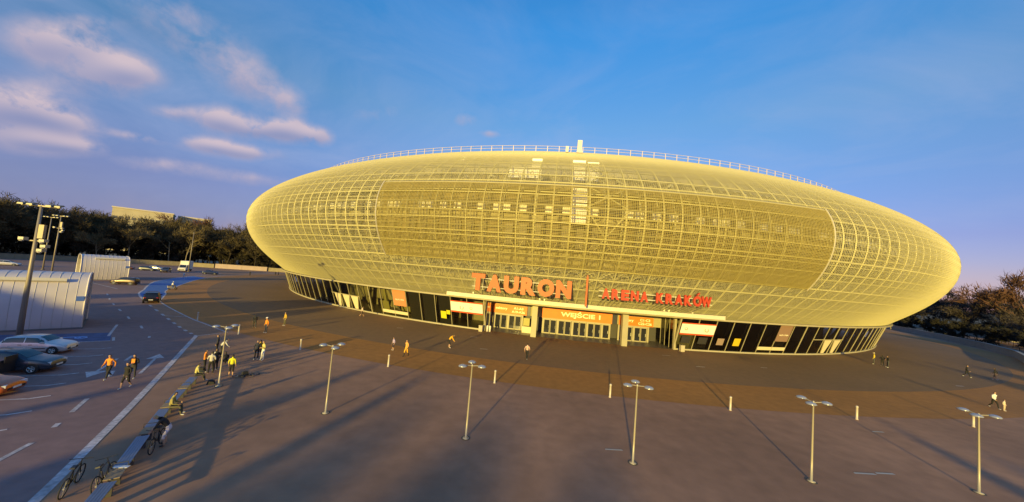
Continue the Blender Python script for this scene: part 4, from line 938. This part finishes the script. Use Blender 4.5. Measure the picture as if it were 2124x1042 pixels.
def person(px,pose,face,top,legs,label,hgt=1.75,sleeve=None,shin=None,shoe=(.6,.6,.58),hair=None,cap=None,group='people on the plaza',z=.01):
    loc=gpt(px) if len(px)==2 else Vector(px)
    if len(px)==2: loc.z=z
    o=put('person',PM[pose],None,loc=loc,rz=R(face),label=label,cat='person',group=group); s=hgt/1.76; o.scale=(s,s,s)
    ms=[skin_c,hair or hair_c,cloth(top),cloth(legs),cloth(shin or legs),cloth(shoe),cloth(sleeve) if sleeve else skin_c]
    if sleeve is None: ms[6]=cloth(top)
    if sleeve=='skin' : ms[6]=skin_c
    if shin=='skin': ms[4]=skin_c
    for i,mm in enumerate(ms): o.material_slots[i].link='OBJECT'; o.material_slots[i].material=mm
    if cap:
        pz=POSES[pose].get('pelvis',.94); ln=POSES[pose].get('lean',0.); y=POSES[pose].get('py',0.)+math.sin(ln)*.79+.02; zz=pz+math.cos(ln)*.77
        b=MB(); b.lathe([(.105,0),(.108,.05),(.08,.1),(0,.12)],12,Matrix.Translation((0,y,zz))); b.box((0,y+.12,zz+.01),(.13,.12,.015)); b.build('cap',cloth(cap),o)
    return o
_cl=cloth
def cloth(c):
    if c=='skin': return skin_c
    return _cl(c)
bk=(.015,.015,.017); orr=(.75,.27,.03); wh_=(.72,.70,.66); nav=(.02,.025,.05); ye=(.62,.60,.02); am=(.75,.40,.02)
person((223,787),'walk',190,orr,bk,'person in orange jacket and black trousers walking near the parked cars')
person((260,806),'stride',185,bk,bk,'person in black hoodie and shorts with white shoes, nearest of three walkers',1.74,None,'skin')
person((274,786),'chat',195,bk,(.03,.03,.035),'person in open black jacket over orange shirt behind the black hoodie')
b=MB(); b.box((0,0,0),(.2,.03,.34)); q=gpt((274,786)); b.build('shirt_front',cloth(orr),bpy.data.objects['person.002'] if 'person.002' in bpy.data.objects else None,loc=(0,.125,1.28))
person((422,772),'chat',-60,orr,bk,'person in orange top standing behind the grey hoodie at the lamp')
person((435,776),'chat',20,(.50,.48,.42),bk,'person in pale grey hoodie and black trousers seen from behind at the lamp')
person((446,769),'stand',80,bk,bk,'dark clothed person close behind the lamp pole')
person((478,782),'stand',10,ye,bk,'person in bright yellow tee and black shorts right of the lamp',1.72,'skin','skin')
person((457,738),'bend',-40,(.62,.60,.52),(.03,.03,.03),'person in cream top bending forward beyond the lamp')
person((466,757),'sit',60,bk,bk,'black clothed person crouching between the cream top and the lamp',1.6,z=-.1)
person((449,733),'stand',120,(.03,.03,.04),bk,'dark figure with backpack at the far side of the lamp group',1.7)
person((-22.35,25.0,.0),'sit',-40,(.50,.46,.16),(.05,.05,.04),'person in yellow green shirt sitting at the far bench end',1.72)
person((342,925),'bend',120,bk,(.62,.56,.60),'fair haired person in black tee and white shorts holding a bicycle',1.86,'skin','skin',(.03,.03,.03),hair_b)
person((-18.95,19.9,.0),'sit',-60,(.30,.26,.08),(.10,.09,.05),'person in olive clothes sitting on the bench behind the cyclist',1.74)
person((527,681),'walk',40,(.03,.03,.028),(.05,.05,.045),'dark clothed person leaning in stride left of the white cap')
person((551,691),'stand',160,orr,(.03,.035,.07),'person with white cap, orange jacket and navy trousers',1.86,cap=(.8,.78,.74))
person((590,676),'stand',150,(.55,.35,.04),(.12,.11,.06),'person in mustard top standing apart right of the white cap',1.84)
person((531,746),'stand',200,nav,bk,'person in navy beside the one in white trousers')
person((544,748),'chat',150,(.60,.50,.16),wh_,'person in yellow top and white trousers left of the third bollard',1.78)
person((537,744),'stand',20,am,bk,'person in amber top squeezed behind the white trousers',1.72)
person((750,657),'walk',-60,(.66,.52,.40),(.10,.07,.05),'person in pale pink top walking along the glazing',1.75,None,'skin',(.7,.4,.3))
person((815,727),'stand',140,(.42,.34,.55),(.04,.03,.05),'small person in lilac top left of the orange walker',1.45,'skin','skin')
person((842,740),'stride',150,(.72,.36,.10),(.70,.38,.03),'person in orange top and amber shorts behind a bollard',1.8,None,bk,bk)
person((931,722),'bend',-70,am,bk,'person in amber hoodie stooping in front of the left white banner',1.95,None,'skin')
person((1092,747),'walk',-20,(.62,.40,.32),bk,'person in pink top and black trousers before the entrance column',1.92,'skin')
person((1813,756),'stand',30,(.55,.42,.03),(.06,.06,.06),'person in yellow top, leftmost of three near the right end of the glazing',1.8,cap=(.7,.6,.4))
person((1830,760),'chat',-40,bk,bk,'person all in black in the middle of the three near the right glazing',1.75)
person((1842,763),'chat',60,(.02,.02,.02),(.05,.055,.06),'person in black with grey trousers, right of the three near the glazing',1.78)
person((2005,783),'walk',200,bk,bk,'lone person in black walking on the right side plaza',1.78)
person((2065,789),'stride',20,bk,(.10,.07,.06),'person in black top with bare legs far right by the wall',1.78,None,'skin')
person((2062,848),'walk',170,wh_,bk,'person in cream jacket leading a child at the right edge')
person((2083,853),'stand',190,(.62,.52,.40),(.55,.45,.33),'small child in cream beside the adult at the right edge',1.15)
person((518,573),'stand',20,bk,bk,'tiny dark figure in front of the wall left of the arena',1.7)
person((571,572),'stand',40,bk,bk,'tiny dark figure, left of the pair at the left end of the arena',1.7)
person((577,572),'stand',-30,bk,bk,'tiny dark figure, right of the pair at the left end of the arena',1.7)
person((381,577),'stand',0,wh_,(.5,.48,.48),'tiny figure in white at the far end of the blue lane',1.75)
# motor scooter with rider at the lane edge
q=gpt((357,601)); s0=thing('motor_scooter',q+Vector((0,0,.012)),R(60),'white motor scooter at the edge of the blue lane','scooter')
for x in (-.5,.55):
    b=MB(); b.lathe([(.08,.06),(.2,.06),(.24,.03),(.24,-.03),(.2,-.06),(.08,-.06)],12,Matrix.Translation((x,0,.24))@Matrix.Rotation(R(90),4,'X')); b.build('wheel',tyre,s0)
b=MB(); b.prism([(-.75,.35),(-.2,.25),(.3,.25),(.42,1.0),(.3,1.0),(.15,.42),(-.05,.45),(-.1,.78),(-.8,.8)],-.16,.16); me=b.mesh('scooter_body',camw); me.transform(Matrix.Rotation(R(90),4,'X')); put('scooter_body',me,s0)
b=MB(); b.box((-.42,0,.84),(.65,.28,.1)); b.build('seat',blackp,s0); b=MB(); b.tube([(.34,-.35,1.08),(.38,0,1.02),(.34,.35,1.08)],.02,5); b.build('handlebar',blackp,s0)
person((357,601),'sit',-30,wh_,bk,'rider in white on the motor scooter by the blue lane',1.78,cap=(.8,.8,.8),z=.3)
# bags
def bag(px,s,label,c=(.02,.02,.022)):
    b=MB(); b.box((0,0,.14),(.5,.3,.28),None,0,.75); b.box((0,0,.29),(.32,.18,.06),None,0,.7); o=b.build('bag',cloth(c),None,loc=gpt(px)+Vector((0,0,.01)),rz=rng.random()*3,label=label,cat='bag')
    o.scale=(s,s,s)
bag((508,778),.9,'black bag on the paving right of the yellow tee'); bag((437,797),.9,'dark bag on the ground left of the lamp foot')
b=MB(); b.box((0,0,.16),(.45,.28,.32),None,0,.75); b.tube([(-.1,0,.32),(-.08,0,.4),(.08,0,.4),(.1,0,.32)],.02,5); b.build('bag',cloth((.02,.02,.022)),None,loc=(-22.6,25.6,.49),rz=.4,label='black bag resting at the far end of the bench row',cat='bag')
# ------------------------------------------------------------------ trees
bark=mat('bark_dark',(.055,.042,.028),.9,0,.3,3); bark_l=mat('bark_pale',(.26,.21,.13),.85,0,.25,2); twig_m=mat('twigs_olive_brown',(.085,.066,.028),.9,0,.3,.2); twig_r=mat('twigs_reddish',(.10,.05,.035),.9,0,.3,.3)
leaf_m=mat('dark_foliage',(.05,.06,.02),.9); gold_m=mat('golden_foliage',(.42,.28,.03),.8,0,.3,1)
def bare_tree(seed,H,spread,levels=4,nt=900,trunk_r=None,split=.35,tw=.10,tl=1.3):
    rd=random.Random(seed); tb=MB(); ends=[]
    tr=trunk_r or H*.014
    def branch(p,d,L,r,lev):
        n=3 if lev else 5; pts=[p];dd=d.copy(); q=p.copy()
        for i in range(n):
            dd=(dd+Vector((rd.gauss(0,.10),rd.gauss(0,.10),rd.gauss(.04,.05)))).normalized(); q=q+dd*(L/n); pts.append(q.copy())
        r1=r*(.45 if lev else .35); tb.tube(pts,[r+(r1-r)*i/n for i in range(n+1)],5 if lev<2 else 3,False)
        for i in range(1,n+1): ends.append((pts[i],dd,lev))
        if lev<levels-1:
            k=rd.randint(4,6) if lev==0 else rd.randint(3,4)
            for j in range(k):
                t=rd.uniform(split,1.) if lev==0 else rd.uniform(.35,1); f=t*n; i=min(int(f),n-1); bp_=pts[i].lerp(pts[i+1],f-i)
                az=rd.uniform(0,6.283); tilt=rd.uniform(.45,.95); u=dd.orthogonal().normalized(); w=dd.cross(u); nd=(dd*math.cos(tilt)+(u*math.cos(az)+w*math.sin(az))*math.sin(tilt)*spread).normalized()
                branch(bp_,nd,L*rd.uniform(.45,.68),r*.45*(1-.4*t)+.01,lev+1)
    branch(Vector((0,0,0)),Vector((0,0,1)),H*.62,tr,0)
    cr=MB(); outer=[e_ for e_ in ends if e_[2]>=1]
    for i in range(nt):
        p,d,lev=outer[rd.randrange(len(outer))]; o=p+Vector((rd.gauss(0,.55),rd.gauss(0,.55),rd.gauss(0,.45)))*(H/20)
        t=(d+Vector((rd.gauss(0,.7),rd.gauss(0,.7),rd.gauss(.25,.5)))).normalized(); s=t.orthogonal().normalized(); s=(s*math.cos(i)+t.cross(s)*math.sin(i)); l=tl*rd.uniform(.5,1.3)*(H/20); w=tw*rd.uniform(.5,1.2)
        cr.add([o-s*w/2,o+s*w/2,o+t*l],[(0,1,2)])
    return tb,cr
TREES=[bare_tree(s,20,1.0,4,2600,tw=.22,tl=1.8) for s in (1,2,3,4)]
SHRUBS=[bare_tree(s,20,1.3,3,2600,tw=.5,tl=2.4,split=.04) for s in (11,12)]
TM=[(a.mesh('trunk',bark,True),b.mesh('crown',twig_m)) for a,b in TREES]
def tree(i,loc,H,label,group,trunk=None,crown=None,rz=0,name='bare_tree'):
    r=thing(name,loc,rz,label,'tree',group); s=H/20.; r.scale=(s,s,s)
    t=put('trunk',TM[i][0],r); c=put('crown',TM[i][1],r)
    if trunk: t.material_slots[0].link='OBJECT'; t.material_slots[0].material=trunk
    if crown: c.material_slots[0].link='OBJECT'; c.material_slots[0].material=crown
    return r
# the wood behind the parapet: one mass
def wood(name,pts,label,hr,seed,step,rows,mats,src=None):
    src=src or TREES
    rd=random.Random(seed); Vt=[];Ft=[];Vc=[];Fc=[];ot=oc=0
    arr=[]
    for a,b in src:
        q=[f for f in a.f]; tri=[]
        for f in q:
            tri.append((f[0],f[1],f[2])); 
            if len(f)==4: tri.append((f[0],f[2],f[3]))
        arr.append((np.array(a.v,np.float32),np.array(tri,np.int32),np.array(b.v,np.float32),np.array(b.f,np.int32)))
    L=[Vector((*p,0)) for p in pts]
    for A,B in zip(L[:-1],L[1:]):
        n=int((B-A).length/step); d=(B-A).normalized(); nn=Vector((-d.y,d.x,0)); 
        for i in range(n):
            for k in range(rows):
                p=A+d*(step*(i+rd.uniform(0,1)))+nn*(k*6.5+rd.uniform(-2.5,2.5)); h=rd.uniform(*hr)*(1+.04*k)/20.
                tv,tf,cv,cf=arr[rd.randrange(len(arr))]; a=rd.uniform(0,6.28); ca,sa=math.cos(a),math.sin(a); Mx=np.array([[ca*h,-sa*h,0],[sa*h,ca*h,0],[0,0,h]],np.float32)
                o=np.array([p.x,p.y,0],np.float32)
                Vc.append(cv@Mx.T+o); Fc.append(cf+oc); oc+=len(cv)
                keep=slice(0,None) if k==0 else slice(0,160)
                Vc.append(tv@Mx.T+o); Fc.append(tf[keep]+oc); oc+=len(tv)
    return put(name,np_mesh(name,np.concatenate(Vc),np.concatenate(Fc),mats),None,label=label,cat='wood',kind='stuff')
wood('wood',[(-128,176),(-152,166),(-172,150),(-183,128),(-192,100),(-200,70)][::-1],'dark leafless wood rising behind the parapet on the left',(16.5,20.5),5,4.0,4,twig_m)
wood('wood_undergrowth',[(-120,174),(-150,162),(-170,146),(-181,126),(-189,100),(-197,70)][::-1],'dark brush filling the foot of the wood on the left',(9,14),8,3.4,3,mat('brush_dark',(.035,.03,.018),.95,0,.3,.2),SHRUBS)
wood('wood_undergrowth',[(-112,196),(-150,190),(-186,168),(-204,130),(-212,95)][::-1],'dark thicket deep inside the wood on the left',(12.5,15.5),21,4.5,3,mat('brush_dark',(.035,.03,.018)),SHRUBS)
wood('wood',[(-205,60),(-215,20),(-225,-40)],'continuation of the dark wood beyond the left edge of the view',(24,28),9,6,2,twig_m)
fr=[((-165,143.5),17,0,'pale spreading tree at the edge of the wood between far shelter and box van',bark_l),((-166,134),11,1,'slim pale broken trunk left of the spreading tree',bark_l),((-155,151),15,2,'forked pale trunk just left of the box van',bark_l),((-150,153.5),16,3,'pale trunk leaning right beside the forked trunk',bark_l),
    ((-137,160),15,1,'thin tree in the wood above the dark blue car',bark),((-127,165),14,0,'thin tree in the wood left of the arena flank',bark),((-181,110),19,2,'dark tree in the wood behind the two far masts',bark),((-189,84),21,3,'dark tree at the left edge of the wood',bark)]
for (x,y),H,i,l,bm in fr: tree(i,(x,y,0),H*1.15,l,'trees at the edge of the wood',bm,mat('twigs_pale_olive',(.15,.115,.05),.9,0,.3,.2) if bm is bark_l else None,rz=x)
tree(1,(-171,176,0),27,'single tall tree standing above the wood beside the roofs','trees above the wood',bark,twig_r,rz=2)
# trees beyond the right wall
rt=[((168,128),20,0,'first bare tree beyond the right wall, next to the arena edge',None),((160,117),17,1,'bare tree beyond the right wall in front of the pale trunk',None),((176,118),19,2,'bare tree behind the right wall with a dense dark crown',None),((162,104),15,3,'low bare tree behind the wall left of the yellow bushes',None),((185,108),18,0,'bare tree behind the small white gable',None),((196,128),21,1,'far bare tree on the right skyline',None),
    ((158,97),12,2,'dark low tree right behind the curving wall',None),((150,88),12,1,'dark tree near the right edge behind the wall',None),((172,100),13,3,'dark tree beside the small gabled house',None)]
for (x,y),H,i,l,cm in rt: tree(i,(x,y,-1.5),H,l,'trees beyond the right wall',bark,mat('twigs_dusky',(.06,.05,.045),.9,0,.3,.3),rz=x*2)
tree(0,(158,101,-1),25,'tall reddish bare tree at the right edge of the view','trees beyond the right wall',bark,twig_r,rz=1.2)
tree(2,(148,128,-1),14,'pale trunked tree just beyond the wall by the arena','trees beyond the right wall',bark_l,None,rz=.4)
wood('brush',[(160,150),(158,128),(148,106),(139,90),(127,77),(112,64)],'dark brush behind the right hand wall',(4,6.5),12,3.2,3,mat('brush_dark2',(.03,.028,.022),.95,0,.3,.2),SHRUBS)
wood('wood',[(185,165),(192,140),(188,115),(180,92),(165,72)],'dark bare wood on the skyline beyond the right wall',(10,13),33,5,2,mat('twigs_dusky',(.06,.05,.045)))
def bush(loc,rad,label,mm,seed,n=500):
    rd=random.Random(seed); b=MB()
    for i in range(n):
        d=Vector((rd.gauss(0,1),rd.gauss(0,1),rd.gauss(0,.8))).normalized()*rad*rd.uniform(.5,1.05); d.z=abs(d.z)+.3; s=Vector((rd.gauss(0,1),rd.gauss(0,1),rd.gauss(0,1))).normalized(); t=s.orthogonal().normalized(); l=.35
        b.add([d-s*l,d+t*l*.6,d+s*l,d-t*l*.6],[(0,1,2,3)])
    r=thing('bush',loc,0,label,'bush','bushes beyond the right wall'); b.build('foliage',mm,r); c=MB(); c.tube([(0,0,0),(.1,0,rad*.8)],.08,5); c.build('stem',bark,r)
for i,((x,y),rad,z,l) in enumerate((((164,110),2.6,2.5,'golden bush left of the small gable'),((168,108),2.2,3.0,'golden bush above the small gable'),((163,101.5),2.4,2.8,'golden bush right of the small gable, near the edge'),((150,93),1.8,1.0,'low golden bush just over the right wall'))): bush((x,y,z),rad,l,gold_m,i)
# small house beyond the right wall
hs=thing('small_house',(182,121,-2),R(-35),'small white gabled house among the trees on the right','house')
b=MB(); b.prism([(-3,0),(3,0),(3,4.5),(0,7.4),(-3,4.5)],-4,4); me=b.mesh('wall',mat('house_wall_cream',(.62,.52,.34),.8,0,.1,1)); me.transform(Matrix.Rotation(R(90),4,'X')); put('wall',me,hs)
for s_ in (-1,1):
    b=MB(); b.box((s_*1.65,0,6.1),(4.6,8.6,.2),Matrix.Rotation(R(44*s_),3,'Y')); b.build('roof',mat('house_roof_dark',(.08,.06,.05),.8),hs)
for x in (-1.4,1.4):
    b=MB(); b.box((x,-4.03,2.6),(1.0,.08,1.3)); w_=b.build('window',trim,hs); b=MB(); b.box((x,-4.08,2.6),(.8,.04,1.1)); b.build('pane',car_glass(),w_)
# blocks on the skyline
def block(loc,rz,dims,label,mm,side,nw):
    r=thing('flat_roofed_building',loc,rz,label,'building','flat roofed buildings behind the wood'); L,D,H=dims
    b=MB(); b.box((0,0,H/2),(L,D,H)); b.build('wall',mm,r); b=MB(); b.box((0,0,H+.5),(L+1,D+1,1.0)); b.build('roof',mat('roof_edge_pale',(.6,.55,.45),.7),r)
    for i in range(nw):
        b=MB(); b.box((-L/2+L*(i+.5)/nw,-D/2-.06,H-7.5),(L/nw*.7,.12,2.2)); b.build('window',side,r)
bw=mat('block_cream',(.52,.46,.30),.8,0,.08,.2); bg_=mat('block_window',(.12,.13,.14),.2)
block((-318,285,0),R(43),(34,30,34.2),'long cream flat roofed block showing above the wood',bw,bg_,10)
block((-300,311,0),R(43),(22,20,33.6),'lower cream block right of the long one above the wood',bw,bg_,6)
# ------------------------------------------------------------------ trees behind the viewpoint: only their long shadows are seen
def shade_tree(tip,H,rad,conic,seed):
    rd=random.Random(seed); Ld=Vector((LD.x,LD.y,0)).normalized(); p=Vector((*tip,0))-Ld*(H/math.tan(R(SUN_EL)))
    r=thing('leafy_tree',p,0,'leafy tree outside the view whose long shadow lies on the paving','tree','trees outside the view')
    b=MB(); b.tube([(0,0,0),(0,0,H*.4),(0,0,H*.85)],[.28,.2,.05],6); b.build('trunk',bark,r,True)
    b=MB(); n=int(800+rad*520)
    for i in range(n):
        t=rd.random()**.8; z=H*(.22+.78*t); w=rad*((1-t)**.8+.03 if conic else math.sqrt(max(0,1-(2*t-1)**2))*(.75+.35*rd.random()))
        a=rd.uniform(0,6.283); q=w*math.sqrt(rd.random()); o=Vector((q*math.cos(a),q*math.sin(a),min(z,H))); s=Vector((rd.gauss(0,1),rd.gauss(0,1),rd.gauss(0,1))).normalized(); u=s.orthogonal().normalized(); l=.5
        b.add([o-s*l,o+u*l*.7,o+s*l,o-u*l*.7],[(0,1,2,3)])
    b.build('crown',leaf_m,r)
for i,(tip,H,rad,cn) in enumerate([((-18.0,18.2),13,1.3,True),((-25.0,23.4),13,1.2,True),((-7.6,27.6),13.5,1.1,True),((-12.6,30.5),14,1.2,True),((-15.5,22.5),13,2.2,False),((-7,20),26,5.5,False),((-.5,20.5),27,6,False),((5,16),25,5.5,False),
     ((31.5,25),13.5,2.0,True),((33.5,20),12.5,2.4,False),
     ((-33.5,43),15,3.5,False),((-30,40),15,3,False),((-28.7,34),14,2.2,False),((-36,43),15,4.5,False),((-43,46),16,5,False),((-51,47),16,5,False),((-60,50),16,5,False),((-34,34),14,3.2,False),
     ((-41,62),16,4.0,False),((-33,66),16,3.5,False),((-50,63),17,5,False),((-64,72),17,4,False),
     ((74,53),16,4,False),((84,57),17,5,False),((95,62),18,6,False),((108,66),18,6,False)]): shade_tree(tip,H,rad,cn,100+i)
